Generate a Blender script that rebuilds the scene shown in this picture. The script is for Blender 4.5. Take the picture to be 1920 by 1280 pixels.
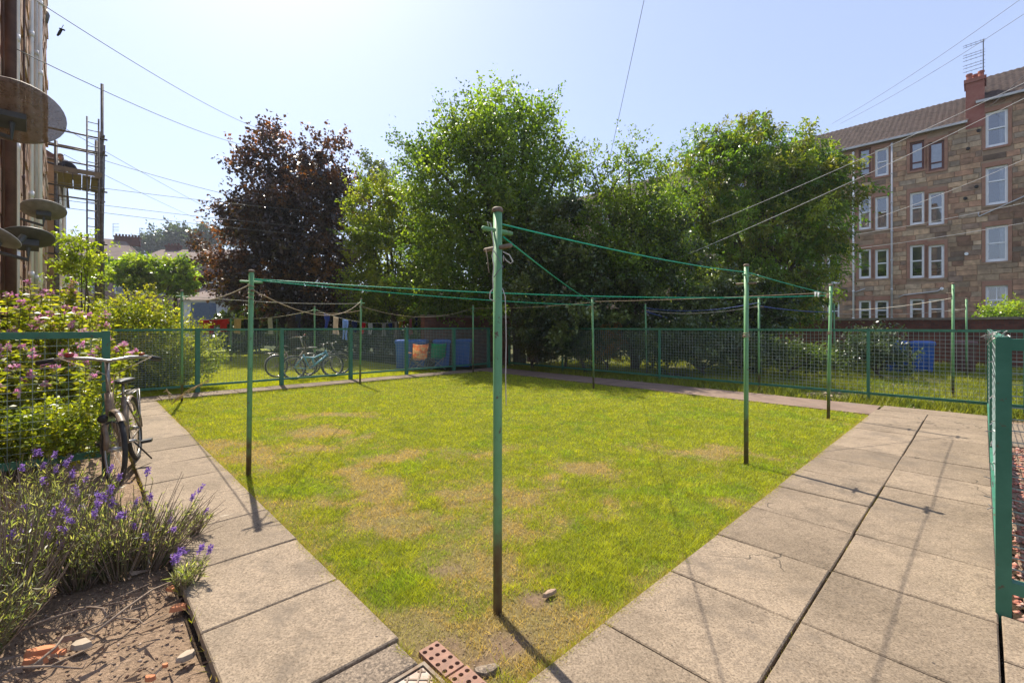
import bpy, bmesh, math, random
import numpy as np
from mathutils import Vector, Matrix
random.seed(7)
R = math.radians
scene = bpy.context.scene
for o in list(bpy.data.objects): bpy.data.objects.remove(o)

# ---------------------------------------------------------------- camera
EYE = 1.5; F = 846.0; CX = 960.0; HY = 611.0      # eye height (m), focal length / principal point / horizon in photo pixels
cd = bpy.data.cameras.new('camera'); cam = bpy.data.objects.new('camera', cd); scene.collection.objects.link(cam)
cam.location = (0, 0, EYE); cam.rotation_euler = (R(90), 0, 0)
cd.sensor_width = 36; cd.lens = 36*F/1920; cd.shift_y = (HY-640)/1920; cd.clip_start = .05; cd.clip_end = 3000
scene.camera = cam
scene.render.resolution_x = 1024; scene.render.resolution_y = 682
# ---------------------------------------------------------------- light
SUN_EL = R(53.5); SUN_AZ = R(-31.6)                # azimuth from +Y (forward) towards +X
sunv = Vector((math.sin(SUN_AZ)*math.cos(SUN_EL), math.cos(SUN_AZ)*math.cos(SUN_EL), math.sin(SUN_EL)))
w = bpy.data.worlds.new('World'); scene.world = w; w.use_nodes = True
wn = w.node_tree; wn.nodes.clear()
sky = wn.nodes.new('ShaderNodeTexSky'); sky.sky_type = 'NISHITA'; sky.sun_disc = False
sky.sun_elevation = SUN_EL; sky.sun_rotation = SUN_AZ; sky.dust_density = 1.2; sky.air_density = 1.0; sky.ozone_density = 2.5; sky.altitude = 30
bg = wn.nodes.new('ShaderNodeBackground'); bg.inputs[1].default_value = .132
wo = wn.nodes.new('ShaderNodeOutputWorld')
hz_mix = wn.nodes.new('ShaderNodeMix'); hz_mix.data_type = 'RGBA'; hz_mix.inputs[0].default_value = .56; hz_mix.inputs[7].default_value = (2.45, 2.75, 4.0, 1)   # thin even summer haze over the whole sky
wn.links.new(sky.outputs[0], hz_mix.inputs[6]); wn.links.new(hz_mix.outputs[2], bg.inputs[0]); wn.links.new(bg.outputs[0], wo.inputs[0])
sl = bpy.data.lights.new('sun', 'SUN'); sl.energy = 4.8; sl.angle = R(.53); sl.color = (1, .925, .80)
so = bpy.data.objects.new('sun', sl); scene.collection.objects.link(so)
so.rotation_euler = (-sunv).to_track_quat('-Z', 'Y').to_euler(); so.location = (-20, 30, 50)
vs = scene.view_settings; vs.view_transform = 'Standard'; vs.look = 'None'; vs.gamma = 1; vs.exposure = .92
vs.use_curve_mapping = False
scene.cycles.use_denoising = True; scene.cycles.max_bounces = 8; scene.cycles.transparent_max_bounces = 16
scene.cycles.sample_clamp_indirect = 6

# ---------------------------------------------------------------- coordinates
A, B = .722, .692
U = Vector((A, B, 0)); V = Vector((-B, A, 0)); Z = Vector((0, 0, 1))
def uv(u, v, z=0): return U*u + V*v + Z*z
def at(px, py, d): return Vector(((px-CX)/F*d, d, EYE+(HY-py)/F*d))
def gd(px, py, z=0):
    d = (EYE-z)*F/(py-HY); return Vector(((px-CX)/F*d, d, z))
def on_u(px, py, u0):                               # point on the vertical plane u = u0 seen at a pixel: (v, z)
    r = (px-CX)/F; d = u0/(r*A+B); return (d*(-B*r+A), EYE+(HY-py)/F*d)

# ---------------------------------------------------------------- mesh helpers
col = scene.collection
def wm(o):
    m = Matrix.Identity(4)
    while o is not None:
        m = Matrix.LocRotScale(o.location, o.rotation_euler, o.scale) @ m; o = o.parent
    return m
def tag(o, label=None, cat=None, group=None, kind=None):
    if label: o['label'] = label
    if cat: o['category'] = cat
    if group: o['group'] = group
    if kind: o['kind'] = kind
    return o
def thing(name, label, cat, loc=(0,0,0), rz=0, group=None):
    o = bpy.data.objects.new(name, None); col.objects.link(o)
    o.location = loc; o.rotation_euler = (0, 0, rz); o.empty_display_size = .1
    return tag(o, label, cat, group)
def link(name, me, m, parent=None):
    o = bpy.data.objects.new(name, me); col.objects.link(o); o.parent = parent
    if m and not me.materials: me.materials.append(m)
    return o
def npmesh(name, V_, F_, C_=None, smooth=False):
    me = bpy.data.meshes.new(name)
    V_ = np.asarray(V_, np.float32); F_ = np.asarray(F_, np.int32); n, k = F_.shape
    me.vertices.add(len(V_)); me.vertices.foreach_set('co', V_.ravel())
    me.loops.add(n*k); me.loops.foreach_set('vertex_index', F_.ravel())
    me.polygons.add(n); me.polygons.foreach_set('loop_start', np.arange(0, n*k, k, dtype=np.int32))
    me.polygons.foreach_set('loop_total', np.full(n, k, np.int32))
    if smooth: me.polygons.foreach_set('use_smooth', np.ones(n, bool))
    me.update(calc_edges=True)
    if C_ is not None: setcol(me, C_)
    return me
def setcol(me, C_):
    C_ = np.asarray(C_, np.float32)
    if C_.shape[1] == 3: C_ = np.concatenate([C_, np.ones((len(C_), 1), np.float32)], 1)
    at_ = me.color_attributes.new('Col', 'FLOAT_COLOR', 'POINT'); at_.data.foreach_set('color', C_.ravel())
def npobj(name, V_, F_, m, parent=None, C_=None, smooth=False):
    if parent is not None:
        mi = np.array(wm(parent).inverted()); V_ = np.asarray(V_) @ mi[:3, :3].T + mi[:3, 3]
    return link(name, npmesh(name, V_, F_, C_, smooth), m, parent)

class MB:
    def __init__(s): s.v = []; s.f = []; s.c = []
    def add(s, vs_, fs, c=None):
        k = len(s.v); s.v += [tuple(x) for x in vs_]; s.f += [tuple(i+k for i in f) for f in fs]
        if c is not None: s.c += [tuple(c)]*len(vs_)
        return s
    def ob(s, c, ax, ay, az, c_=None):               # oriented box: centre and three half-axis vectors
        c = Vector(c); ax = Vector(ax); ay = Vector(ay); az = Vector(az)
        p = [c+ax*i+ay*j+az*k for k in (-1, 1) for j in (-1, 1) for i in (-1, 1)]
        f = [(0,2,3,1), (4,5,7,6), (0,1,5,4), (2,6,7,3), (0,4,6,2), (1,3,7,5)]
        if ax.cross(ay).dot(az) < 0: f = [q[::-1] for q in f]
        return s.add(p, f, c_)
    def box(s, x0, x1, y0, y1, z0, z1, c_=None):
        return s.ob(((x0+x1)/2, (y0+y1)/2, (z0+z1)/2), ((x1-x0)/2, 0, 0), (0, (y1-y0)/2, 0), (0, 0, (z1-z0)/2), c_)
    def ubox(s, u0, u1, v0, v1, z0, z1, c_=None):    # box aligned with the yard's axes
        return s.ob(uv((u0+u1)/2, (v0+v1)/2, (z0+z1)/2), U*((u1-u0)/2), V*((v1-v0)/2), Z*((z1-z0)/2), c_)
    def bar(s, p, q, a, b=None, up=Z):               # rectangular bar
        p = Vector(p); q = Vector(q); b = b or a; d = (q-p).normalized(); side = d.cross(up)
        if side.length < 1e-4: side = d.cross(Vector((1, 0, 0)))
        side.normalize(); upv = side.cross(d)
        return s.ob((p+q)/2, (q-p)/2, side*a/2, upv*b/2)
    def tube(s, pts, r, n=8, cap=True, closed=False, c_=None):
        pts = [Vector(p) for p in pts]; m = len(pts)
        rs = r if isinstance(r, (list, tuple)) else [r]*m
        T = []
        for i in range(m):
            a = pts[(i-1) % m] if (closed or i > 0) else pts[i]; b = pts[(i+1) % m] if (closed or i < m-1) else pts[i]
            T.append((b-a).normalized() if (b-a).length > 1e-9 else Vector((0, 0, 1)))
        nrm = T[0].cross(Vector((.13, .21, .97)));
        if nrm.length < 1e-3: nrm = T[0].cross(Vector((1, 0, 0)))
        nrm.normalize(); vs_ = []
        for i in range(m):
            nrm = nrm - T[i]*nrm.dot(T[i]); nrm.normalize(); bi = T[i].cross(nrm)
            for j in range(n):
                t = 2*math.pi*j/n; vs_.append(pts[i]+(nrm*math.cos(t)+bi*math.sin(t))*rs[i])
        fs = []
        for i in range(m if closed else m-1):
            i2 = (i+1) % m
            for j in range(n): fs.append((i*n+j, i*n+(j+1) % n, i2*n+(j+1) % n, i2*n+j))
        if cap and not closed: fs.append(tuple(range(n))[::-1]); fs.append(tuple((m-1)*n+j for j in range(n)))
        return s.add(vs_, fs, c_)
    def lathe(s, prof, base=(0,0,0), n=16, ax=Z, c_=None):   # prof: (r, h) pairs along ax
        base = Vector(base); ax = Vector(ax).normalized(); e1 = ax.orthogonal().normalized(); e2 = ax.cross(e1)
        vs_ = [base+ax*h+(e1*math.cos(2*math.pi*j/n)+e2*math.sin(2*math.pi*j/n))*max(r, 1e-4) for r, h in prof for j in range(n)]
        fs = [(i*n+j, i*n+(j+1) % n, (i+1)*n+(j+1) % n, (i+1)*n+j) for i in range(len(prof)-1) for j in range(n)]
        fs.append(tuple(range(n))[::-1]); fs.append(tuple((len(prof)-1)*n+j for j in range(n)))
        return s.add(vs_, fs, c_)
    def build(s, name, m, parent=None, local=False, smooth=False):
        v = s.v
        if parent is not None and not local:
            mi = wm(parent).inverted(); v = [mi @ Vector(p) for p in v]
        me = bpy.data.meshes.new(name); me.from_pydata(v, [], s.f)
        if smooth: me.polygons.foreach_set('use_smooth', np.ones(len(me.polygons), bool))
        if s.c: setcol(me, s.c)
        return link(name, me, m, parent)
def copy_tree(o, parent=None):
    c = o.copy(); col.objects.link(c); c.parent = parent
    for ch in list(o.children): copy_tree(ch, c)
    return c
def catenary(p, q, sag, n=20):
    p = Vector(p); q = Vector(q)
    return [p.lerp(q, i/n) - Z*(4*sag*(i/n)*(1-i/n)) for i in range(n+1)]
_lat = np.random.RandomState(3).rand(256, 256)
def vnoise(x, y, sc, oct_=4):
    x = np.asarray(x, float)*sc+40; y = np.asarray(y, float)*sc+40; t = 0; a = .5; tot = 0
    for _ in range(oct_):
        xi = np.floor(x).astype(int); yi = np.floor(y).astype(int); fx = x-xi; fy = y-yi
        fx = fx*fx*(3-2*fx); fy = fy*fy*(3-2*fy)
        g = lambda i, j: _lat[i % 256, j % 256]
        t = t + a*((g(xi, yi)*(1-fx)+g(xi+1, yi)*fx)*(1-fy)+(g(xi, yi+1)*(1-fx)+g(xi+1, yi+1)*fx)*fy)
        tot += a; a *= .5; x = x*2+17.3; y = y*2+9.1
    return t/tot

# ---------------------------------------------------------------- materials
def srgb(r, g, b): return tuple(((c/255)/12.92 if c/255 <= .04045 else ((c/255+.055)/1.055)**2.4) for c in (r, g, b))
class NT:
    def __init__(s, name):
        s.m = bpy.data.materials.new(name); s.m.use_nodes = True; s.t = s.m.node_tree; s.t.nodes.clear()
        s.out = s.n('ShaderNodeOutputMaterial')
    def n(s, typ, **kw):
        x = s.t.nodes.new(typ)
        for k, v in kw.items(): setattr(x, k, v)
        return x
    def l(s, a, b): s.t.links.new(a, b)
    def pos(s): return s.n('ShaderNodeNewGeometry').outputs['Position']
    def noise(s, scale, detail=5, rough=.6, vec=None, stretch=None):
        x = s.n('ShaderNodeTexNoise'); x.inputs['Scale'].default_value = scale; x.inputs['Detail'].default_value = detail; x.inputs['Roughness'].default_value = rough
        vec = vec or s.pos()
        if stretch:
            mp = s.n('ShaderNodeMapping'); mp.inputs['Scale'].default_value = stretch; s.l(vec, mp.inputs[0]); vec = mp.outputs[0]
        s.l(vec, x.inputs['Vector']); return x.outputs['Fac']
    def ramp(s, fac, stops):
        x = s.n('ShaderNodeValToRGB'); e = x.color_ramp.elements
        while len(e) < len(stops): e.new(.5)
        for k, (p, c) in zip(e, stops): k.position = p; k.color = tuple(c)+(1,) if len(c) == 3 else c
        s.l(fac, x.inputs[0]); return x.outputs[0]
    def val(s, fac, a, b):
        return s.ramp(fac, [(a, (0, 0, 0)), (b, (1, 1, 1))])
    def mix(s, fac, a, b, blend='MIX'):
        x = s.n('ShaderNodeMix', data_type='RGBA', blend_type=blend)
        for k, v in ((0, fac), (6, a), (7, b)):
            if hasattr(v, 'is_linked') or hasattr(v, 'links'): s.l(v, x.inputs[k])
            elif k == 0: x.inputs[0].default_value = v
            else: x.inputs[k].default_value = tuple(v)+(1,)
        return x.outputs[2]
    def attr(s, name='Col'): return s.n('ShaderNodeAttribute', attribute_name=name).outputs['Color']
    def rnd(s): return s.n('ShaderNodeObjectInfo').outputs['Random']
    def bsdf(s, c, rough=.7, bump=None, bs=.3, bd=.01, metal=0, spec=.4, **kw):
        p = s.n('ShaderNodeBsdfPrincipled')
        if hasattr(c, 'links'): s.l(c, p.inputs['Base Color'])
        else: p.inputs['Base Color'].default_value = tuple(c)+(1,)
        if hasattr(rough, 'links'): s.l(rough, p.inputs['Roughness'])
        else: p.inputs['Roughness'].default_value = rough
        p.inputs['Metallic'].default_value = metal; p.inputs['Specular IOR Level'].default_value = spec
        if bump is not None:
            b = s.n('ShaderNodeBump'); b.inputs['Strength'].default_value = bs; b.inputs['Distance'].default_value = bd
            s.l(bump, b.inputs['Height']); s.l(b.outputs[0], p.inputs['Normal'])
        return p
    def fin(s, sh): s.l(sh.outputs[0] if hasattr(sh, 'outputs') else sh, s.out.inputs[0]); return s.m
def pm(name, c1, c2=None, scale=8, rough=.7, bs=.2, bd=.005, metal=0, spec=.4, bscale=None, lo=.35, hi=.65):
    t = NT(name); c2 = c2 or tuple(x*.75 for x in c1); f = t.noise(scale)
    return t.fin(t.bsdf(t.ramp(f, [(lo, c1), (hi, c2)]), rough, t.noise(bscale or scale*6), bs, bd, metal, spec))
def leaf_mat(name, trans=.4, rough=.42, tint=(1.25, 1.2, .45), spec=.5):
    t = NT(name); c = t.attr(); p = t.bsdf(c, rough, spec=spec)
    tr = t.n('ShaderNodeBsdfTranslucent'); t.l(t.mix(1.0, c, tint, 'MULTIPLY'), tr.inputs[0])
    mx = t.n('ShaderNodeMixShader'); mx.inputs[0].default_value = trans
    t.l(p.outputs[0], mx.inputs[1]); t.l(tr.outputs[0], mx.inputs[2]); return t.fin(mx)
M = {}
def attr_mat(name, rough=.8, nscale=10, amt=.5, bs=.4, bd=.01, spec=.3):
    t = NT(name); n = t.noise(nscale, 6); c = t.mix(amt, t.attr(), t.ramp(n, [(.3, (.45, .42, .4)), (.7, (1.25, 1.2, 1.15))]), 'MULTIPLY')
    return t.fin(t.bsdf(c, rough, t.noise(nscale*5), bs, bd, spec=spec))

def mk_paint(name, base, light, rust_z=None):
    t = NT(name); n = t.noise(6, 6); c = t.ramp(n, [(.35, base), (.7, light)])
    sp = t.val(t.noise(23, 5, .7), .60, .68)
    c = t.mix(sp, c, (.11, .05, .025))
    if rust_z:
        sx = t.n('ShaderNodeSeparateXYZ'); t.l(t.pos(), sx.inputs[0])
        ad = t.n('ShaderNodeMath', operation='MULTIPLY_ADD'); t.l(t.noise(9, 4), ad.inputs[0]); ad.inputs[1].default_value = .8; t.l(sx.outputs[2], ad.inputs[2])
        g = t.ramp(ad.outputs[0], [(.60, (1, 1, 1)), (.98, (0, 0, 0))])
        c = t.mix(g, c, t.ramp(t.noise(14, 5), [(.35, (.10, .06, .036)), (.7, (.15, .135, .075))]))
    return t.fin(t.bsdf(c, .5, t.noise(60, 4), .25, .003, spec=.4))
M['green'] = mk_paint('fence_green_paint', (.034, .15, .092), (.058, .205, .13))
M['pole'] = mk_paint('pole_green_paint', (.115, .29, .12), (.16, .34, .155), rust_z=.55)
M['rust'] = pm('rusty_metal', (.16, .10, .06), (.24, .20, .15), 20, .7)
M['wire'] = pm('mesh_wire', (.34, .39, .36), (.20, .29, .25), 3, .45, 0, spec=.5, metal=.2)
M['galv'] = pm('galvanised_steel', (.34, .34, .34), (.22, .2, .18), 12, .4, metal=.6)
M['rope_green'] = pm('green_rope', (.0, .42, .24), (.0, .33, .19), 30, .5)
M['rope_pale'] = pm('pale_rope', (.62, .58, .5), (.42, .38, .32), 15, .8)
M['rope_tan'] = pm('tan_rope', (.42, .32, .22), (.25, .19, .13), 15, .8)
M['rope_blue'] = pm('blue_rope', (.03, .06, .25), (.05, .09, .3), 15, .7)
M['cable'] = pm('grey_cable', (.20, .20, .21), (.14, .14, .15), 3, .6)
M['cable_pale'] = pm('pale_cable', (.62, .60, .58), (.5, .48, .46), 3, .6)
def mk_slab():
    t = NT('paving_slab'); a = t.noise(1.3, 6); b = t.noise(14, 6, .7); g = t.noise(95, 4, .75)
    c = t.ramp(a, [(.3, (.19, .15, .106)), (.55, (.28, .222, .16)), (.75, (.135, .108, .08))])
    c = t.mix(.55, c, t.ramp(b, [(.3, (.55, .52, .5)), (.5, (1, 1, 1)), (.75, (1.18, 1.15, 1.1))]), 'MULTIPLY')
    c = t.mix(.75, c, t.ramp(g, [(.34, (.3, .28, .26)), (.5, (1, 1, 1)), (.66, (1.4, 1.37, 1.33))]), 'MULTIPLY')
    c = t.mix(.6, c, t.ramp(t.noise(45, 5, .7), [(.3, (.55, .52, .5)), (.6, (1.1, 1.1, 1.1))]), 'MULTIPLY')
    c = t.mix(.8, c, t.ramp(t.rnd(), [(0, (.80, .78, .76)), (1, (1.12, 1.1, 1.08))]), 'MULTIPLY')
    st = t.val(t.noise(1.1, 8, .8), .53, .70)
    c = t.mix(st, c, (.135, .108, .082)); c = t.mix(t.val(t.noise(5.5, 3), .72, .76), c, (.42, .36, .28))
    vo = t.n('ShaderNodeTexVoronoi', feature='DISTANCE_TO_EDGE'); vo.inputs['Scale'].default_value = .9
    wv = t.n('ShaderNodeVectorMath', operation='ADD'); nz = t.n('ShaderNodeTexNoise'); nz.inputs['Scale'].default_value = 6; t.l(t.pos(), nz.inputs['Vector'])
    sc2 = t.n('ShaderNodeVectorMath', operation='SCALE'); sc2.inputs['Scale'].default_value = .25; t.l(nz.outputs['Color'], sc2.inputs[0]); t.l(t.pos(), wv.inputs[0]); t.l(sc2.outputs[0], wv.inputs[1]); t.l(wv.outputs[0], vo.inputs['Vector'])
    ck = t.ramp(vo.outputs['Distance'], [(.002, (1, 1, 1)), (.006, (0, 0, 0))]); ck = t.mix(1.0, ck, t.val(t.noise(.8, 2), .58, .60), 'MULTIPLY'); c = t.mix(ck, c, (.05, .04, .03))
    c = t.mix(t.val(t.noise(30, 2, .4), .73, .77), c, (.07, .055, .045))
    return t.fin(t.bsdf(c, .85, g, .7, .007, spec=.25))
M['slab'] = mk_slab()
def mk_tar():
    t = NT('worn_path'); g = t.noise(120, 3, .7); b = t.noise(2.2, 6)
    c = t.ramp(b, [(.3, (.15, .105, .08)), (.55, (.225, .16, .12)), (.75, (.16, .13, .105))])
    c = t.mix(.6, c, t.ramp(g, [(.32, (.5, .48, .46)), (.7, (1.3, 1.25, 1.2))]), 'MULTIPLY')
    return t.fin(t.bsdf(c, .9, g, .5, .006))
M['tar'] = mk_tar()
def mk_soil(name, a, b, c3):
    t = NT(name); n = t.noise(3, 8, .75); g = t.noise(45, 5, .75)
    c = t.ramp(n, [(.3, a), (.55, b), (.75, c3)]); c = t.mix(.8, c, t.ramp(g, [(.3, (.4, .38, .36)), (.7, (1.5, 1.45, 1.4))]), 'MULTIPLY')
    return t.fin(t.bsdf(c, .95, g, 1, .03, spec=.15))
M['soil'] = mk_soil('bed_soil', (.22, .15, .10), (.36, .26, .18), (.27, .19, .13))
M['dark_soil'] = mk_soil('damp_soil', (.05, .035, .025), (.08, .055, .035), (.06, .05, .03))
M['ground'] = mk_soil('rough_ground', (.03, .05, .012), (.05, .06, .02), (.025, .04, .012))
M['turf'] = attr_mat('turf_base', .95, 40, .8, .8, .02)
M['grass'] = leaf_mat('grass_blades', .45, .5, (1.3, 1.15, .35), spec=.3)
M['leaf'] = leaf_mat('tree_leaves', .5, .36, (1.55, 1.65, .4))
M['leaf_bright'] = leaf_mat('sunlit_soft_leaves', .55, .4, (1.5, 1.35, .35)); M['leaf_dark'] = leaf_mat('glossy_evergreen_leaves', .25, .3, (1.6, 1.5, .5), spec=.6)
M['leaf_copper'] = leaf_mat('copper_leaves', .30, .33, (2.2, 1.2, .35), spec=.7)
M['petal'] = leaf_mat('petals', .35, .6, (1.1, .9, 1.1), spec=.2)
M['bark'] = pm('bark', (.07, .052, .038), (.13, .10, .075), 9, .95, .8, .02)
M['stem'] = pm('plant_stems', (.10, .12, .04), (.17, .12, .06), 9, .9)
M['twig'] = pm('dry_twigs', (.16, .11, .08), (.28, .21, .15), 9, .9)
def cloth_mat(name, c1, c2, tr_=.45, **kw):
    t = NT(name); c = t.ramp(t.noise(kw.get('scale', 8)), [(kw.get('lo', .35), c1), (kw.get('hi', .65), c2)]); p = t.bsdf(c, .9, spec=.1); tl = t.n('ShaderNodeBsdfTranslucent'); t.l(c, tl.inputs[0])
    mx = t.n('ShaderNodeMixShader'); mx.inputs[0].default_value = tr_; t.l(p.outputs[0], mx.inputs[1]); t.l(tl.outputs[0], mx.inputs[2]); return t.fin(mx)
# ================================================================ the ground
def struct(o): o['kind'] = 'structure'; return o
g = MB(); g.add([(-900, -300, -.11), (900, -300, -.11), (900, 1500, -.11), (-900, 1500, -.11)], [(0, 1, 2, 3)])
struct(g.build('ground', M['ground']))
def sheet(name, u0, u1, v0, v1, z, m, step=None, bump=0.0, seed=0):
    if not step:
        g = MB(); g.add([uv(u0, v0, z), uv(u1, v0, z), uv(u1, v1, z), uv(u0, v1, z)], [(0, 1, 2, 3)]); return struct(g.build(name, m))
    us = np.arange(u0, u1+step*.5, step); vs_ = np.arange(v0, v1+step*.5, step); gu, gv = np.meshgrid(us, vs_, indexing='ij')
    z_ = z+bump*(vnoise(gu+seed, gv, 2.2, 5)-.5)*2
    P = np.stack([A*gu-B*gv, B*gu+A*gv, z_], -1).reshape(-1, 3); ny = len(vs_)
    i = np.arange((len(us)-1)*(ny-1)); r = i//(ny-1)*ny+i % (ny-1); Fq = np.stack([r, r+ny, r+ny+1, r+1], -1)
    return struct(npobj(name, P, Fq, m, smooth=True)), P, gu.ravel(), gv.ravel()
sheet('path_bedding', .41, 11.6, -1.2, 12.5, -.085, M['dark_soil'])
o_, *_ = sheet('flower_bed', -6, .44, .5, 9.0, -.085, M['soil'], .05, .045)
o_, *_ = sheet('gravel_bed', 3.47, 11.3, -7, -.12, -.06, M['soil'], .12, .02)

# ---- dry patches: where the turf is worn (photo pixel centre, radius in px -> metres)
PATCH = [(840, 915, 2.4, .75), (700, 880, 1.2, .5), (870, 1060, .8, .28), (600, 812, 1.4, .4), (930, 985, 1.0, .4), (500, 850, 1.2, .5), (640, 775, 1.3, .35),
         (1130, 935, .7, .35), (1090, 870, .6, .25), (1330, 840, 1.0, .3), (930, 1180, .5, .2), (870, 1200, .35, .2), (1010, 1120, .3, .16), (800, 1150, .35, .15), (760, 985, .4, .2), (1380, 850, .8, .25), (1560, 785, .5, .3), (430, 830, .8, .3), (820, 850, 1.1, .35)]
PATCH = [(gd(x, y), r1, r2) for x, y, r1, r2 in PATCH]
def dryness(x, y, u, v):
    n = vnoise(x, y, 2.3, 5); n2 = vnoise(x+31, y-7, 7, 4); s = np.zeros_like(n)
    for c, r1, r2 in PATCH: s = np.maximum(s, np.exp(-(((x-c.x)/(r1*.75))**2+((y-c.y)/(r2*1.3))**2)))
    near = np.exp(-((np.hypot(x+.08, y-2.3))/.75)**2)*.38
    e = np.minimum.reduce([u-1.12, v-1.32, 9.75-u, 11.6-v]); edge = np.exp(-np.clip(e, 0, 9)/.12)*.5
    s = s*(.25+1.2*n)+near+edge+(n-.52)*1.1+(n2-.5)*.8+.09*np.clip(7-y, 0, 5)/5
    return np.clip((s-.33)*1.75, 0, 1)
def bare(x, y):
    n = vnoise(x-11, y+5, 6, 4); b = np.exp(-((x+.12)/.42)**2-((y-2.12)/.28)**2)
    for c, r in [(gd(860, 1200), .22), (gd(850, 1055), .16), (gd(1010, 1110), .14), (gd(720, 915), .10), (gd(1640, 775), .25)]: b = np.maximum(b, .9*np.exp(-((x-c.x)**2+(y-c.y)**2)/r**2))
    return np.clip((b*.85+n*1.0-.98)*3, 0, 1)
GR1, GR2, DRY, DRY2, SOIL = [np.array(c) for c in ((.27, .34, .02), (.48, .52, .035), (.47, .38, .15), (.60, .46, .23), (.24, .165, .105))]
o_, P, gu, gv = sheet('lawn', 1.10, 9.80, 1.30, 11.62, -.028, M['turf'], .05, .006)
dr = dryness(P[:, 0], P[:, 1], gu, gv); br = bare(P[:, 0], P[:, 1]); n1 = vnoise(P[:, 0], P[:, 1], 9, 3)[:, None]
cc = (GR1*.36)*(1-n1)+(GR2*.38)*n1; cc = cc*(1-dr[:, None])+DRY*.5*dr[:, None]; cc = cc*(1-br[:, None])+SOIL*br[:, None]  # base colour darkened: shade in the gaps between blades is painted in
setcol(o_.data, cc)
rng = np.random.RandomState(5)
def blades(name, x, y, z, h, wd, C, m, parent=None, lean=.5):
    n = len(x); a = rng.rand(n)*6.283; b = rng.rand(n)*6.283; le = h*lean*(.3+rng.rand(n))
    P = np.zeros((n, 3, 3)); P[:, 0] = np.stack([x-np.cos(a)*wd/2, y-np.sin(a)*wd/2, z], -1)
    P[:, 1] = np.stack([x+np.cos(a)*wd/2, y+np.sin(a)*wd/2, z], -1); P[:, 2] = np.stack([x+np.cos(b)*le, y+np.sin(b)*le, z+h], -1)
    return npobj(name, P.reshape(-1, 3), np.arange(n*3).reshape(-1, 3), m, parent, np.repeat(C, 3, 0))
def scatter_uv(u0, u1, v0, v1, dens):                # density as a function of depth y
    n = int((u1-u0)*(v1-v0)*dens(2.0)); u = u0+rng.rand(n)*(u1-u0); v = v0+rng.rand(n)*(v1-v0); x = A*u-B*v; y = B*u+A*v
    k = (rng.rand(n) < dens(np.maximum(y, 1.8))/dens(2.0)) & (np.abs(x) < 1.2*y+.6) & (y > 1.5); return u[k], v[k], x[k], y[k]
u, v, x, y = scatter_uv(1.09, 9.79, 1.29, 11.62, lambda d: np.minimum(14000, 14000*(3.0/d)**1.5))
dr = dryness(x, y, u, v); br = bare(x, y); k = rng.rand(len(x)) > br*.93; u, v, x, y, dr = [q[k] for q in (u, v, x, y, dr)]
tall = vnoise(x+5, y+3, 4.5, 3); n = len(x); pick = rng.rand(n); isd = pick < dr*1.02+.03
C = GR1+(GR2-GR1)*np.clip(vnoise(x, y, 6, 3)*1.3-.2+rng.rand(n)*.35-.1, 0, 1)[:, None]; D = DRY+(DRY2-DRY)*rng.rand(n)[:, None]
C = np.where(isd[:, None], D, C)*((.55+.85*rng.rand(n))*(.72+.56*vnoise(x, y, 22, 2)))[:, None]; clv = vnoise(x+3, y-9, 3.1, 4) > .64; C = np.where(clv[:, None], C*np.array([.8, .95, .95]), C)
h = (.015+.022*rng.rand(n))*(.4+1.0*tall)*(.6+.8*vnoise(x-4, y+8, 16, 2))*np.where(isd, .72, 1.1); h *= np.where(rng.rand(n) < .01, 1.9, 1)
tf = gd(965, 1235); h *= 1+1.1*np.exp(-((x-tf.x)**2+(y-tf.y)**2)/.012)
tag(blades('lawn_grass', x, y, -.026+0*x, h, .0034*np.clip((y/3)**.75, 1, 4), C, M['grass'], lean=1.0), 'short yellow green lawn grass with dry tan patches', 'grass', kind='stuff')
# ragged blades creeping over the slab edges, tufts in the joints
def edge_blades(n, f, hmax, wd=.004):
    k = rng.rand(n); u, v = f(k); x = A*u-B*v; y = B*u+A*v; q = (np.abs(x) < 1.2*y+.3) & (vnoise(x, y, 5, 3) > .38); u, v, x, y = [z_[q] for z_ in (u, v, x, y)]; n = len(x)
    return x, y, hmax*(.4+.6*rng.rand(n)), np.where((rng.rand(n) < .55)[:, None], DRY, GR2)*(.5+.7*rng.rand(n))[:, None]
E = [edge_blades(9000, lambda k: (1.10+rng.normal(size=len(k))*.018, 1.4+10.2*k**1.6), .04), edge_blades(9000, lambda k: (1.2+8.5*k**1.6, 1.33+rng.normal(size=len(k))*.018), .04), edge_blades(500, lambda k: (.8+5*k, .645+rng.normal(size=len(k))*.004), .02), edge_blades(350, lambda k: (.42+rng.normal(size=len(k))*.012, 1.9+8*k), .05), edge_blades(900, lambda k: (3.33+.705*np.floor(k*7), .0+1.33*rng.rand(len(k))), .015)]
tag(blades('edge_grass', np.concatenate([e[0] for e in E]), np.concatenate([e[1] for e in E]), -.02+0*np.concatenate([e[0] for e in E]), np.concatenate([e[2] for e in E]), .004, np.concatenate([e[3] for e in E]), M['grass'], lean=1.3), 'ragged dry grass creeping over the slab edges', 'grass', kind='stuff')
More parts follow.
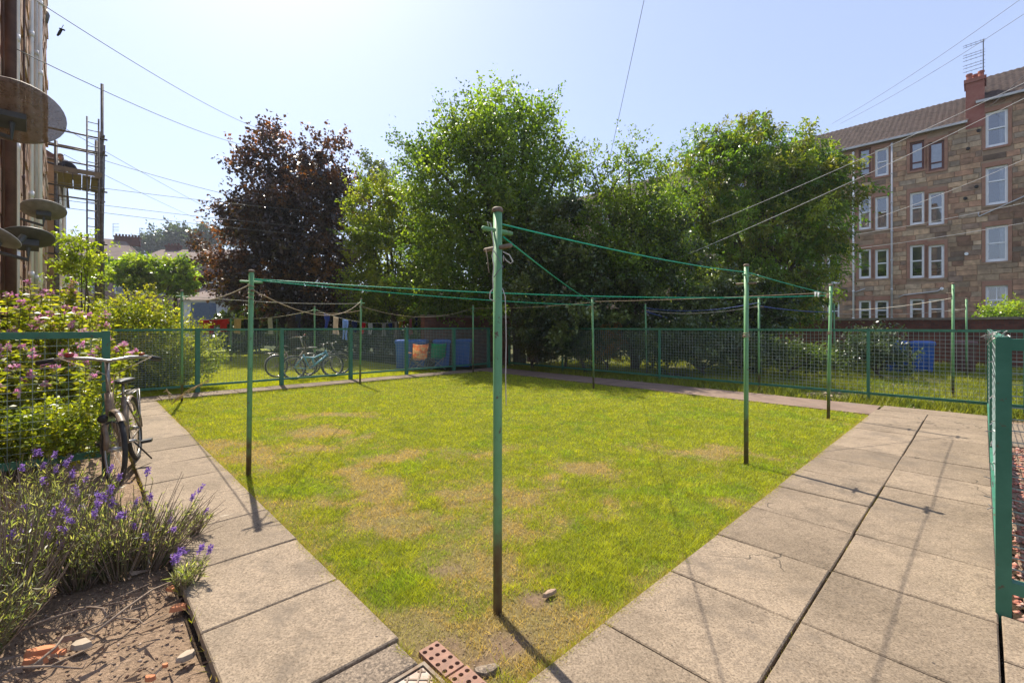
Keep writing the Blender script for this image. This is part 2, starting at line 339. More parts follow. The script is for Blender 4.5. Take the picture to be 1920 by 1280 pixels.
# ---- neighbour's lawn behind the far fence, weedy yard behind the right fence
o_, P, gu, gv = sheet('neighbour_lawn', -14, 9.0, 12.42, 34, -.05, M['turf'], .25, .02)
n1 = vnoise(P[:, 0], P[:, 1], 1.2, 4)[:, None]; setcol(o_.data, GR1*.8*(1-n1)+GR2*.8*n1)
u, v, x, y = scatter_uv(-8, 9.0, 12.43, 27, lambda d: np.minimum(1800, 1800*(9/d)**1.2)); n = len(x)
C = (GR1+(GR2-GR1)*np.clip(vnoise(x, y, 3, 3)+.3*rng.rand(n)-.1, 0, 1)[:, None])*(.8+.4*rng.rand(n))[:, None]
tag(blades('neighbour_grass', x, y, -.05+0*x, .03+.04*rng.rand(n), .012+.01*rng.rand(n), C, M['grass'], lean=1), 'bright mown grass of the yard beyond the far left fence', 'grass', kind='stuff')
o_, P, gu, gv = sheet('weedy_yard', 11.02, 26, -9, 22, -.05, M['turf'], .2, .05)
n1 = vnoise(P[:, 0], P[:, 1], .9, 4)[:, None]; setcol(o_.data, (np.array((.09, .10, .035)))*(1-n1)+np.array((.15, .15, .05))*n1)
u, v, x, y = scatter_uv(11.04, 24.8, -7, 12.3, lambda d: np.minimum(1500, 1500*(8/d)**1.2)); k = vnoise(x, y, .8, 4)+.25*np.exp(-np.abs(u-11.3)/.3) > .40; u, v, x, y = [q[k] for q in (u, v, x, y)]; n = len(x)
C = (np.array((.13, .21, .03))+(np.array((.22, .15, .02)))*vnoise(x, y, 2, 3)[:, None])*(.6+.7*rng.rand(n))[:, None]
tag(blades('weeds', x, y, -.05+0*x, (.05+.16*rng.rand(n)**2)*(.5+vnoise(x, y, 1.1, 3)), .012+.02*rng.rand(n), C, M['grass'], lean=.7), 'tangled bright green weeds and long grass beyond the right fence', 'weeds', kind='stuff')

# ================================================================ paths of slabs
def slab(parent, u0, u1, v0, v1, zt=0.0, th=.06, m=None, g_=.0045):
    j = lambda s=.004: random.uniform(-s, s)
    u0 += g_+j(.003); u1 -= g_+j(.003); v0 += g_+j(.003); v1 -= g_+j(.003); ch = .006; za = [zt+j(.004) for _ in range(4)]
    q = [(u0, v0), (u1, v0), (u1, v1), (u0, v1)]; du, dv = u1-u0, v1-v0; mb = MB(); vs_ = []
    vs_ += [uv(a, b, zt-th) for a, b in q]; vs_ += [uv(a, b, z_-ch) for (a, b), z_ in zip(q, za)]
    vs_ += [uv(a+(ch if a == u0 else -ch), b+(ch if b == v0 else -ch), z_) for (a, b), z_ in zip(q, za)]
    fs = [(8, 9, 10, 11)]
    for i in range(4):
        k = (i+1) % 4; fs += [(i, k, k+4, i+4), (i+4, k+4, k+8, i+8)]
    mb.add(vs_, fs); return mb.build('slab', m or M['slab'], parent)
def path(name): return struct(bpy.data.objects.new(name, None)) 
rp = path('right_path'); lp = path('left_path'); fp = path('far_path'); sp_ = path('side_paving')
for p_ in (rp, lp, fp, sp_): col.objects.link(p_)
for i in range(-5, 10):
    ua = 3.33+.705*i; ub = ua+.705
    if ub < .3: continue
    slab(rp, max(ua, .35), ub, .6455, 1.335); slab(rp, max(ua, .35)+.02, ub+.02, -.06, .6435)
slab(rp, 10.40, 10.98, -.06, 1.3); slab(sp_, 1.0, 2.3, -.79, -.0625); slab(sp_, 2.3, 3.0, -.79, -.0625); slab(sp_, 3.0, 3.46, -.79, -.0625); slab(sp_, 2.0, 3.46, -1.5, -.80)
for i in range(0, 14):
    va = 1.945+.705*i
    if va < 11.4: slab(lp, .425, 1.115, va, min(va+.705, 11.62))
t_ = NT('exposed_aggregate'); gg = t_.noise(85, 3, .7); M['aggr'] = t_.fin(t_.bsdf(t_.ramp(gg, [(.32, (.07, .055, .042)), (.5, (.19, .145, .105)), (.7, (.36, .28, .2))]), .9, gg, .9, .012))
slab(lp, .40, 1.10, 1.745, 1.945, -.004, m=M['aggr']); slab(lp, -.3, .50, 1.05, 1.745, -.006, m=M['aggr'])
for i in range(0, 15):
    ua = -.9+.705*i; slab(fp, ua, ua+.705, 11.66, 12.36, -.005)
br_ = sheet('worn_path', 9.78, 11.02, 1.335, 12.36, -.012, M['tar'], .12, .008)
slab(sp_, 8.6, 9.6, -4, -.12, -.03); slab(sp_, 9.6, 10.6, -4, -.12, -.03)

# ---- gravel of red stone chips in the bed by the near right post
def chips(n, u0, u1, v0, v1, z, s0, s1, cols, seed=1):
    r = np.random.RandomState(seed); base = np.array([(1, 0, 0), (-1, 0, 0), (0, 1, 0), (0, -1, 0), (0, 0, .7), (0, 0, -.7)], float)
    fc = np.array([(0, 2, 4), (2, 1, 4), (1, 3, 4), (3, 0, 4), (2, 0, 5), (1, 2, 5), (3, 1, 5), (0, 3, 5)])
    u = u0+r.rand(n)*(u1-u0); v = v0+r.rand(n)*(v1-v0); s = (s0+r.rand(n)*(s1-s0)); a = r.rand(n)*6.28
    W = base[None]*(.6+.8*r.rand(n, 6, 1))*s[:, None, None]; ca, sa = np.cos(a)[:, None], np.sin(a)[:, None]
    X = W[:, :, 0]*ca-W[:, :, 1]*sa; Y = W[:, :, 0]*sa+W[:, :, 1]*ca; Zz = W[:, :, 2]+X*(r.rand(n, 1)-.5)*.8
    P = np.stack([X+(A*u-B*v)[:, None], Y+(B*u+A*v)[:, None], Zz+z], -1)
    C = np.array(cols)[r.randint(0, len(cols), n)]*(.6+.8*r.rand(n, 1))
    return P.reshape(-1, 3), (fc[None]+6*np.arange(n)[:, None, None]).reshape(-1, 3), np.repeat(C, 6, 0)
M['chip'] = attr_mat('stone_chips', .9, 60, .5)
P, Fc, C = chips(9000, 3.48, 9.0, -3.2, -.1, -.05, .009, .024, [(.42, .17, .12), (.5, .24, .17), (.33, .13, .1), (.46, .3, .24)])
tag(npobj('gravel', P, Fc, M['chip'], None, C), 'red stone chippings behind the near right fence panel', 'gravel', kind='stuff')
P, Fc, C = chips(5200, -3.2, .40, .8, 5.0, -.075, .003, .013, [(.28, .19, .13), (.2, .13, .09), (.36, .27, .2), (.16, .1, .07)], 4)
tag(npobj('soil_crumbs', P, Fc, M['chip'], None, C), 'loose brown soil crumbs and grit in the front bed', 'soil', kind='stuff')
P, Fc, C = chips(700, 1.2, 2.0, 1.36, 2.1, -.026, .002, .005, [(.34, .26, .17), (.28, .2, .13), (.44, .35, .24)], 8)
tag(npobj('worn_soil_crumbs', P, Fc, M['chip'], None, C), 'small soil crumbs in the worn near corner of the lawn', 'soil', kind='stuff')
P, Fc, C = chips(1800, 11.2, 17, -2, 7, -.03, .01, .05, [(.28, .22, .15), (.2, .16, .1), (.34, .28, .2)], 6)
tag(npobj('soil_clods', P, Fc, M['chip'], None, C), 'dug brown soil clods among weeds beyond the right fence', 'soil', kind='stuff')
# ================================================================ tenement on the right
M['stone'] = attr_mat('sandstone_blocks', .9, 3.5, .75, .5, .02)
def mk_wall(name, cols, sc=3):
    t = NT(name); c = t.ramp(t.noise(sc, 6, .7), cols); return t.fin(t.bsdf(c, .9, t.noise(sc*9), .5, .02, spec=.2))
M['mortar'] = mk_wall('rubble_mortar', [(.3, (.25, .175, .115)), (.55, (.38, .26, .165)), (.75, (.19, .14, .1))], 1.2)
M['redstone'] = mk_wall('red_sandstone_dressing', [(.3, (.32, .15, .095)), (.6, (.40, .22, .145)), (.8, (.24, .12, .08))], 2.5)
M['white'] = pm('white_paint', (.95, .95, .93), (.88, .88, .86), 4, .45, .03)
M['brownpaint'] = pm('brown_window_paint', (.13, .045, .03), (.17, .06, .04), 5, .5)
M['tile'] = attr_mat('roof_tiles', .85, 6, .7, .3, .01)
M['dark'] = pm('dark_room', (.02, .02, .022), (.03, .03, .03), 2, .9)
M['curtain'] = pm('net_curtain', (.68, .68, .68), (.55, .56, .57), 6, .9)
M['blind'] = pm('window_blind', (.42, .42, .38), (.36, .36, .33), 4, .9)
def mk_glass():
    t = NT('window_glass'); tr = t.n('ShaderNodeBsdfTransparent'); tr.inputs[0].default_value = (.75, .8, .82, 1)
    gl = t.n('ShaderNodeBsdfGlossy'); gl.inputs['Roughness'].default_value = .02; lw = t.n('ShaderNodeFresnel'); lw.inputs[0].default_value = 1.9
    ad = t.n('ShaderNodeMath', operation='MULTIPLY_ADD'); t.l(lw.outputs[0], ad.inputs[0]); ad.inputs[1].default_value = 1.2; ad.inputs[2].default_value = .16
    mx = t.n('ShaderNodeMixShader'); t.l(ad.outputs[0], mx.inputs[0]); t.l(tr.outputs[0], mx.inputs[1]); t.l(gl.outputs[0], mx.inputs[2]); return t.fin(mx)
M['glass'] = mk_glass()
U0 = 38.7
ten = thing('tenement_building', 'four storey brown sandstone tenement with white sash windows at far right', 'building', uv(U0+5, 4, -.1))
cols_ = {'A1': (1610, 1633), 'A2': (1640.6, 1666), 'B1': (1706, 1733), 'B2': (1741, 1770.5), 'C': (1848, 1890)}
rows_ = {'A': [(278, 330), (368, 430), (467, 522), (563, 607)], 'B': [(265, 319), (360, 421), (459, 521), (560, 606)], 'C': [(207, 274), (311, 383), (423, 490), (535, 600)]}
WIN = []
for cn, (xa, xb) in cols_.items():
    for ri, (ya, yb) in enumerate(rows_[cn[0]]):
        xm = (xa+xb)/2; v1, z1 = on_u(xa, ya, U0); v0, _ = on_u(xb, ya, U0); z1 = on_u(xm, ya, U0)[1]; z0 = on_u(xm, yb, U0)[1]
        WIN.append((cn, ri, v0, v1, z0, z1))
dvv = WIN[0][2]-WIN[8][2]                                   # bay spacing: carry the same bays on behind the trees
V_END = on_u(1920, 600, U0)[0]-3; V_STEP = on_u(1832, 300, U0)[0]; V_L = on_u(1556, 300, U0)[0]; V_FAR = 42
ea = 13.75; eb = 14.75
for k in range(1, 5):
    for cn, ri, v0, v1, z0, z1 in WIN[:16]:
        if v1+dvv*2*k < V_FAR-1: WIN_ = (cn, ri, v0+dvv*2*k, v1+dvv*2*k, z0, z1); WIN.append(WIN_)
OPEN = [(v0, v1, z0, z1) for _, _, v0, v1, z0, z1 in WIN]
# back wall slabs between the openings (a grid of strips so the openings are real)
def wall_with_holes(mb, va, vb, za, zb, u_front, u_back, openings):
    vs_ = sorted({va, vb} | {x for o in openings for x in o[:2] if va < x < vb}); 
    for a, b in zip(vs_[:-1], vs_[1:]):
        m_ = (a+b)/2; hs = sorted([(o[2], o[3]) for o in openings if o[0] < m_ < o[1]]); z = za
        for h0, h1 in hs:
            if h0 > z: mb.ubox(u_front, u_back, a, b, z, min(h0, zb))
            z = max(z, h1)
        if z < zb: mb.ubox(u_front, u_back, a, b, z, zb)
mb = MB(); wall_with_holes(mb, V_END, V_STEP, -.1, eb, U0, U0+.35, OPEN); wall_with_holes(mb, V_STEP, V_FAR, -.1, ea, U0, U0+.35, OPEN)
mb.ubox(U0+.3, U0+10, V_FAR-.3, V_FAR, -.1, ea); mb.build('wall', M['mortar'], ten)
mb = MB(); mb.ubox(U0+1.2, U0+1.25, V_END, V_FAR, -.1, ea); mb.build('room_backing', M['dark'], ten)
# stone blocks: courses broken by the openings
rs = random.Random(11); STN = []
PAL = [(.56, .37, .225), (.61, .42, .255), (.46, .28, .175), (.63, .46, .29), (.50, .29, .18), (.36, .25, .175), (.55, .35, .21), (.40, .31, .22), (.58, .43, .28)]
z = .2
while z < eb-.1:
    hh = rs.uniform(.27, .37); v = V_END if z < ea else V_END
    vmax = (V_L+1.2) if z+hh < ea else V_STEP
    while v < vmax:
        ln = rs.uniform(.38, .95); a, b = v, min(v+ln, vmax); v = b; segs = [(a, b)]
        for o in OPEN:
            if o[3]+.28 > z+.05 and o[2]-.14 < z+hh-.05:
                ns = []
                for s0, s1 in segs:
                    p, q = o[0]-.16, o[1]+.16
                    if s1 <= p or s0 >= q: ns.append((s0, s1)); continue
                    if s0 < p: ns.append((s0, p))
                    if s1 > q: ns.append((q, s1))
                segs = ns
        for s0, s1 in segs:
            if s1-s0 > .10: STN.append((s0, s1, z, min(z+hh, eb if s0 < V_STEP else ea)))
    z += hh
STN = [s for s in STN if s[1] <= V_STEP+.3 or s[3] <= ea]
def stone(mb, s):
    a, b, z0, z1 = s; pr = rs.uniform(.012, .04); c = rs.choice(PAL); k = rs.uniform(.82, 1.12)
    soot = 1.0-.45*float(np.clip((vnoise([a*1.3], [z0*.35], 1.0, 4)[0]-.47)*5, 0, 1))
    c = [x*k*soot for x in c]; e = .012; g2 = .008
    vs_ = [uv(U0+.002, p, q) for p, q in ((a+g2, z0+g2), (b-g2, z0+g2), (b-g2, z1-g2), (a+g2, z1-g2))]+[uv(U0-pr, p, q) for p, q in ((a+g2+e, z0+g2+e), (b-g2-e, z0+g2+e), (b-g2-e, z1-g2-e), (a+g2+e, z1-g2-e))]
    mb.add(vs_, [(4, 7, 6, 5), (0, 4, 5, 1), (1, 5, 6, 2), (2, 6, 7, 3), (3, 7, 4, 0)], c)
vis = sorted([s for s in STN if s[0] > on_u(1925, 400, U0)[0] and s[1] < on_u(1598, 400, U0)[0] and s[2] > 1.9], key=lambda s: -(s[1]-s[0])*(s[3]-s[2]))[:300]
vset = set(vis)
for s in vis: mb = MB(); stone(mb, s); mb.build('stone', M['stone'], ten)
mb = MB()
for s in STN:
    if s not in vset: stone(mb, s)
mb.build('rubble_stones', M['stone'], ten)['kind'] = 'stuff'
# windows
def window(cn, ri, v0, v1, z0, z1, full):
    brown = (cn in ('B1', 'B2') and ri == 0) or (cn == 'A1' and ri == 0); fm = M['brownpaint'] if brown else M['white']
    mb = MB(); ff = .12; uo = U0+.10
    mb.ubox(uo, uo+.10, v0, v0+ff, z0, z1).ubox(uo, uo+.10, v1-ff, v1, z0, z1).ubox(uo+.002, uo+.098, v0+ff, v1-ff, z1-ff, z1).ubox(uo+.002, uo+.098, v0+ff, v1-ff, z0, z0+ff*1.3)
    if brown: mid = z0+(z1-z0)*.28
    elif cn == 'A1' and ri == 2: mid = None
    else: mid = z0+(z1-z0)*(.62 if cn == 'C' and ri == 1 else .52 if ri != 3 else .58)
    if mid: mb.ubox(uo-.02, uo+.08, v0+ff, v1-ff, mid-.035, mid+.035)
    if cn == 'C' and ri == 3: mb.ubox(uo+.01, uo+.07, (v0+v1)/2-.02, (v0+v1)/2+.02, mid+.035, z1-ff)
    wdw = mb.build('window', fm, ten)
    for a, b in ([(z0+ff*1.3, mid-.035), (mid+.035, z1-ff)] if mid else [(z0+ff*1.3, z1-ff)]):
        m2 = MB(); m2.add([uv(uo+.05, v0+ff, a), uv(uo+.05, v1-ff, a), uv(uo+.05, v1-ff, b), uv(uo+.05, v0+ff, b)], [(0, 3, 2, 1)]); m2.build('pane', M['glass'], wdw)
    if full:
        r_ = random.Random(ri*7+len(cn)+ord(cn[-1])); kind = r_.random()
        if brown or (ri in (2, 3) and cn != 'C'): m2 = MB(); zz = z0+(z1-z0)*(.06 if brown else r_.choice([.1, .3, .45])); m2.ubox(uo+.13, uo+.14, v0+.05, v1-.05, zz, z1); m2.build('blind', M['curtain'] if brown else M['blind'], wdw)
        elif kind < .75:
            m2 = MB(); n_ = 14
            for i in range(n_ if cn != 'C' else 5):
                a = v0+.04+(v1-v0-.08)*i/n_; b = v0+.04+(v1-v0-.08)*(i+1)/n_; o1 = .02*(i % 2); o2 = .02*((i+1) % 2); zt = z0+(z1-z0)*.6 if cn != 'C' else z1
                lo = z0 if cn != 'C' or i < 6 else z0+.9
                m2.add([uv(uo+.16+o1, a, lo), uv(uo+.16+o2, b, lo), uv(uo+.16+o2, b, zt), uv(uo+.16+o1, a, zt)], [(0, 3, 2, 1)])
            m2.build('curtain', M['curtain'], wdw)
        m2 = MB(); m2.ubox(U0-.055, U0+.10, v0-.12, v1+.12, z0-.13, z0-.004); m2.build('sill', M['redstone'] if ri < 1 else M['mortar'], wdw)
        m2 = MB(); m2.ubox(U0-.035, U0+.10, v0-.15, v1+.15, z1+.003, z1+.27); m2.build('lintel', M['redstone'], wdw)
        m2 = MB(); m2.ubox(U0-.03, U0+.10, v0-.152, v0-.003, z0+.003, z1); m2.build('jamb', M['redstone'], wdw); m2 = MB(); m2.ubox(U0-.03, U0+.10, v1+.003, v1+.152, z0+.003, z1); m2.build('jamb', M['redstone'], wdw)
for i, w_ in enumerate(WIN): window(*w_, full=i < 20)
# pipes, vents, gutter
def pipe(px, ytop, ybot, u_, r_, m, name='downpipe', parent=None):
    v, zt = on_u(px, ytop, u_); _, zb = on_u(px, ybot, u_); mb = MB(); mb.tube([uv(u_, v, zb), uv(u_, v, zt)], r_, 10)
    zc = zb+.5
    while zc < zt: mb.tube([uv(u_, v, zc), uv(u_, v, zc+.09)], r_*1.35, 10); zc += 1.9
    return mb.build(name, m, parent, smooth=True)
pipe(1600, 285, 612, U0-.14, .055, M['white'], parent=ten); pipe(1672, 268, 612, U0-.14, .055, M['cable_pale'], parent=ten)
for pts in ([(1990, 337), (1835, 406), (1834, 398)], [(1685, 557), (1694, 553), (1757, 546), (1766, 541)], [(1603, 548), (1622, 541)]):
    mb = MB(); mb.tube([uv(U0-.1, *on_u(x, y, U0-.1)) for x, y in pts], .035, 8); mb.build('waste_pipe', M['cable_pale'], ten, smooth=True)
for px, py in ((1766, 541), (1812, 476), (1831, 350), (1815, 279), (1835, 245), (1810, 372), (1834, 577)):
    v, z_ = on_u(px, py, U0-.05); mb = MB(); mb.lathe([(.04, 0), (.09, 0), (.09, .1), (.05, .1)], uv(U0-.02, v, z_), 12, -U); mb.build('vent', M['white'] if py in (541, 476) else M['dark'], ten)
def roof(mb, v0, v1, ez, u_e=U0-.32, depth=5.4, pitch=.62, fine=True):
    dv = .085 if fine else .6; nc = 18 if fine else 4; n_ = int((v1-v0)/dv); P = []; Fq = []; C = []
    r2 = np.random.RandomState(4)
    for c in range(nc):
        for e in (0, 1):
            uu = u_e+(c+e)*depth/nc+.004*e; zz = ez+(c+e)*depth/nc*pitch+(.045 if e == 0 else 0.0)
            for i in range(n_+1):
                P.append(uv(uu, v0+(v1-v0)*i/n_, zz+(.022*math.sin(i*2*math.pi/3.5) if fine else 0)))
        for i in range(n_):
            b = c*2*(n_+1)+i; Fq.append((b, b+n_+1, b+n_+2, b+1))
        if c:
            for i in range(n_): b = (c*2-1)*(n_+1)+i; Fq.append((b, b+n_+1, b+n_+2, b+1))
    k = np.repeat(.7+.5*r2.rand(len(P)//2+1), 2)[:len(P)]; C = np.array([(.10, .072, .062)])*k[:, None]
    return npobj('roof', np.array([tuple(p) for p in P]), np.array(Fq), M['tile'], ten, C)
roof(None, V_STEP+.35, V_L+4, ea+.05); roof(None, V_END, V_STEP+.1, eb+.05); roof(None, V_L+4, V_FAR, ea+.05, fine=False)
mb = MB(); mb.ubox(U0+5.0, U0+9.8, V_END, V_FAR, ea-.5, ea+3.2); mb.build('roof_back', M['tile'], ten)
for a, b, z_ in ((V_STEP+.4, V_FAR, ea), (V_END, V_STEP+.05, eb)):
    mb = MB(); mb.ubox(U0-.36, U0-.24, a, b, z_-.06, z_+.07); mb.build('gutter', M['cable_pale'], ten)
mb = MB(); mb.ubox(U0+2.0, U0+2.6, V_L+1.2, V_L+2.0, ea+1.55, ea+1.75); mb.build('skylight', M['glass'], ten)
vc0 = on_u(1846, 200, U0+.4)[0]; vc1 = on_u(1811, 200, U0+.4)[0]
M['redrender'] = mk_wall('painted_chimney', [(.3, (.30, .10, .075)), (.6, (.36, .15, .11)), (.8, (.24, .09, .07))], 2)
mb = MB(); mb.ubox(U0-.05, U0+1.1, vc0, vc1, ea-.4, 16.1); mb.ubox(U0-.13, U0+1.18, vc0-.08, vc1+.08, 16.1, 16.32); chim = mb.build('chimney', M['redrender'], ten)
for i in range(3):
    mb = MB(); mb.lathe([(.14, 0), (.12, .3), (.15, .3), (.15, .4), (.1, .4)], uv(U0+.2+.3*(i % 2), vc0+(vc1-vc0)*(.18+.32*i), 16.32), 12); mb.build('chimney_pot', M['redrender'], chim)
def aerial(base, h, label, dirv, n_el=7, sz=.5):
    t = thing('tv_aerial', label, 'aerial', base); b = Vector(base); mb = MB(); mb.tube([b, b+Z*h], .028, 6); mb.build('mast', M['cable'], t)
    mb = MB(); d = Vector(dirv).normalized(); s = Vector((d.y, -d.x, 0)); 
    for lv in (.99, .95, .78, .73, .66, .56, .50, .42):
        mb.tube([b+Z*h*lv-d*.08, b+Z*h*lv+d*sz*2.1], .013, 5)
        for i in range(4): c = b+Z*h*lv+d*(sz*.5*(i+.5)); mb.tube([c-s*sz*.3, c+s*sz*.3], .008, 4)
    mb.build('elements', M['cable'], t); return t
aerial(uv(U0+.9, vc0+.05, 16.0), 2.9, 'tall grey tv aerial beside the red chimney of the tenement', V*1+U*.1, sz=.42)

# ================================================================ building at the left edge
lb = thing('left_tenement', 'streaky brown stone tenement wall with pipes at the left picture edge', 'building', uv(-3, 12, -.1))
UL = -.9
mb = MB(); mb.ubox(UL-8, UL, 4.0, 23.6, -.1, 17); mb.build('wall', M['mortar'], lb)
mb = MB(); z = 0.0; r9 = random.Random(5)
while z < 16.8:
    hh = r9.uniform(.25, .36); v = 4.05
    while v < 23.4:
        ln = r9.uniform(.35, .9); b = min(v+ln, 23.5); pr = r9.uniform(.02, .09); c = r9.choice([(.50, .32, .21), (.56, .37, .24), (.42, .25, .17), (.6, .44, .31)]); k = r9.uniform(.7, 1.2)
        mb.ob(uv(UL+pr/2, (v+b)/2, z+hh/2), U*(pr/2), V*((b-v)/2-.012), Z*(hh/2-.012), [q*k for q in c]); v = b
    z += hh
mb.build('stone_facing', M['stone'], lb)['kind'] = 'stuff'
M['brownpipe'] = pm('brown_iron_pipe', (.085, .045, .04), (.14, .075, .06), 5, .5)
for px, u_, r_, m in ((20, -.70, .06, 'brownpipe'), (33, -.74, .026, 'white'), (59, -.78, .035, 'white'), (67, -.76, .04, 'cable_pale'), (75, -.74, .045, 'white'), (5, -.80, .02, 'brownpipe'), (45, -.8, .015, 'brownpipe')):
    r = (px-CX)/F; d = u_/(r*A+B); v = d*(-B*r+A); mb = MB(); mb.tube([uv(u_, v, -.1), uv(u_, v, 16.5)], r_, 12)
    zc = .8
    while zc < 16: mb.tube([uv(u_, v, zc), uv(u_, v, zc+.12)], r_*1.3, 12); mb.bar(uv(u_-.14, v, zc+.06), uv(u_, v, zc+.06), .03, .05); zc += 1.8
    mb.build('downpipe', M[m], lb, smooth=True)
for px, py, d, s in ((8, 75, 7, .12), (52, 68, 10.5, .1), (28, 165, 7.5, .1)):
    p = at(px, py, d); mb = MB(); mb.ob(p, U*s, V*s*.8, Z*s*.8); mb.bar(p-U*.5, p, .05); mb.build('cable_box', M['dark'], lb)
for pts in ([(25, 130), (20, 160), (30, 145), (27, 125), (15, 120)], [(14, 90), (24, 130), (30, 145)], [(22, 50), (29, 52), (26, 62), (14, 68)]):
    mb = MB(); mb.tube([at(x, y, 6.6) for x, y in pts], .008, 6); mb.build('loose_cable', M['cable_pale'], lb, smooth=True)
mb = MB(); mb.tube([at(79, 35, 15.5), at(84, 40, 15.5), at(87, 28, 15.5), at(83, 18, 15.5)], .09, 10); mb.build('pipe_bend', M['cable'], lb, smooth=True)
lb2 = thing('low_rear_building', 'lower rear building with white sash window beyond the scaffold', 'building', uv(-4, 30, -.1))
mb = MB(); mb.ubox(UL-7, UL+.25, 26.0, 36, -.1, 8.2); mb.build('wall', M['mortar'], lb2)
mb = MB(); mb.add([uv(UL+.5, 25.8, 8.2), uv(UL+.5, 36.2, 8.2), uv(UL-3.2, 36.2, 10.3), uv(UL-3.2, 25.8, 10.3), uv(UL-7, 25.8, 8.2), uv(UL-7, 36.2, 8.2)], [(0, 1, 2, 3), (3, 2, 5, 4), (0, 3, 4)]); mb.build('roof', M['brownpipe'], lb2)
for zz in (1.4, 5.2):
    mb = MB(); u_ = UL+.26; mb.ubox(u_, u_+.06, 27.2, 27.3, zz, zz+1.8).ubox(u_, u_+.06, 28.5, 28.6, zz, zz+1.8).ubox(u_, u_+.06, 27.3, 28.5, zz, zz+.1).ubox(u_, u_+.06, 27.3, 28.5, zz+1.7, zz+1.8).ubox(u_, u_+.06, 27.3, 28.5, zz+.85, zz+.95); w_ = mb.build('window', M['white'], lb2)
    mb = MB(); mb.ubox(u_, u_+.02, 27.3, 28.5, zz+.1, zz+1.7); mb.build('pane', M['glass'], w_)
mb = MB(); mb.tube([uv(UL+.4, 29.6, 0), uv(UL+.4, 29.6, 8)], .06, 8); mb.build('downpipe', M['white'], lb2)

# ================================================================ brick walls
def mk_brick(name, s=1.0):
    t = NT(name); mp = t.n('ShaderNodeVectorMath', operation='DOT_PRODUCT'); t.l(t.pos(), mp.inputs[0]); mp.inputs[1].default_value = V if s > 0 else U
    sx = t.n('ShaderNodeSeparateXYZ'); t.l(t.pos(), sx.inputs[0]); cb = t.n('ShaderNodeCombineXYZ'); t.l(mp.outputs['Value'], cb.inputs[0]); t.l(sx.outputs[2], cb.inputs[1])
    b = t.n('ShaderNodeTexBrick'); t.l(cb.outputs[0], b.inputs['Vector']); b.inputs['Scale'].default_value = 1; b.inputs['Brick Width'].default_value = .225; b.inputs['Row Height'].default_value = .075; b.inputs['Mortar Size'].default_value = .007
    b.inputs['Color1'].default_value = (.20, .068, .042, 1); b.inputs['Color2'].default_value = (.12, .042, .03, 1); b.inputs['Mortar'].default_value = (.10, .08, .062, 1)
    c = t.mix(.75, b.outputs['Color'], t.ramp(t.noise(1.6, 6, .7), [(.3, (.4, .38, .36)), (.7, (1.3, 1.2, 1.1))]), 'MULTIPLY')
    return t.fin(t.bsdf(c, .9, b.outputs['Fac'], -.4, .01))
M['brickV'] = mk_brick('brick_wall_along_yard', 1); M['brickU'] = mk_brick('brick_wall_across_yard', -1)
M['coping'] = mk_wall('mossy_coping', [(.3, (.16, .13, .10)), (.55, (.26, .22, .16)), (.75, (.12, .11, .07))], 5)
def brick_wall(name, label, u0, u1, v0, v1, h, along, segs=1.2):
    t = thing(name, label, 'wall', uv((u0+u1)/2, (v0+v1)/2, -.1)); mb = MB(); mb.ubox(u0, u1, v0, v1, -.1, h); mb.build('brickwork', M['brickV'] if along == 'v' else M['brickU'], t)
    a0, a1 = (v0, v1) if along == 'v' else (u0, u1); n_ = max(1, int((a1-a0)/segs)); 
    for i in range(n_):
        p, q = a0+(a1-a0)*i/n_+.006, a0+(a1-a0)*(i+1)/n_-.006; dz = random.uniform(-.008, .008); mb = MB()
        if along == 'v': mb.ubox(u0-.06, u1+.06, p, q, h+.002+dz, h+.09+dz)
        else: mb.ubox(p, q, v0-.06, v1+.06, h+.002+dz, h+.09+dz)
        mb.build('coping_stone', M['coping'], t)
    return t
brick_wall('boundary_wall', 'long dark red brick boundary wall in front of the tenement', 25.0, 25.3, -4.6, 22, 1.75, 'v')
brick_wall('garden_wall', 'brick garden wall at the right edge behind the near green post', 22.5, 22.8, -12, -3.6, 1.95, 'v')
brick_wall('bin_store_wall', 'brick wall with weathered coping behind the blue bins', 9.5, 13.4, 14.75, 15.0, 1.84, 'u')
brick_wall('brick_pier', 'red brick gate pier at the far corner of the lawn', 11.75, 12.15, 12.75, 13.15, 1.80, 'u')
brick_wall('low_brick_pier', 'dark brick pier behind the fence just right of the corner gate pier', 14.0, 14.45, 13.2, 13.65, 1.75, 'u')
brick_wall('orange_brick_pier', 'orange brown brick pier against the dark hedge left of the boundary wall', 24.3, 24.9, 9.2, 10.6, 1.9, 'v')

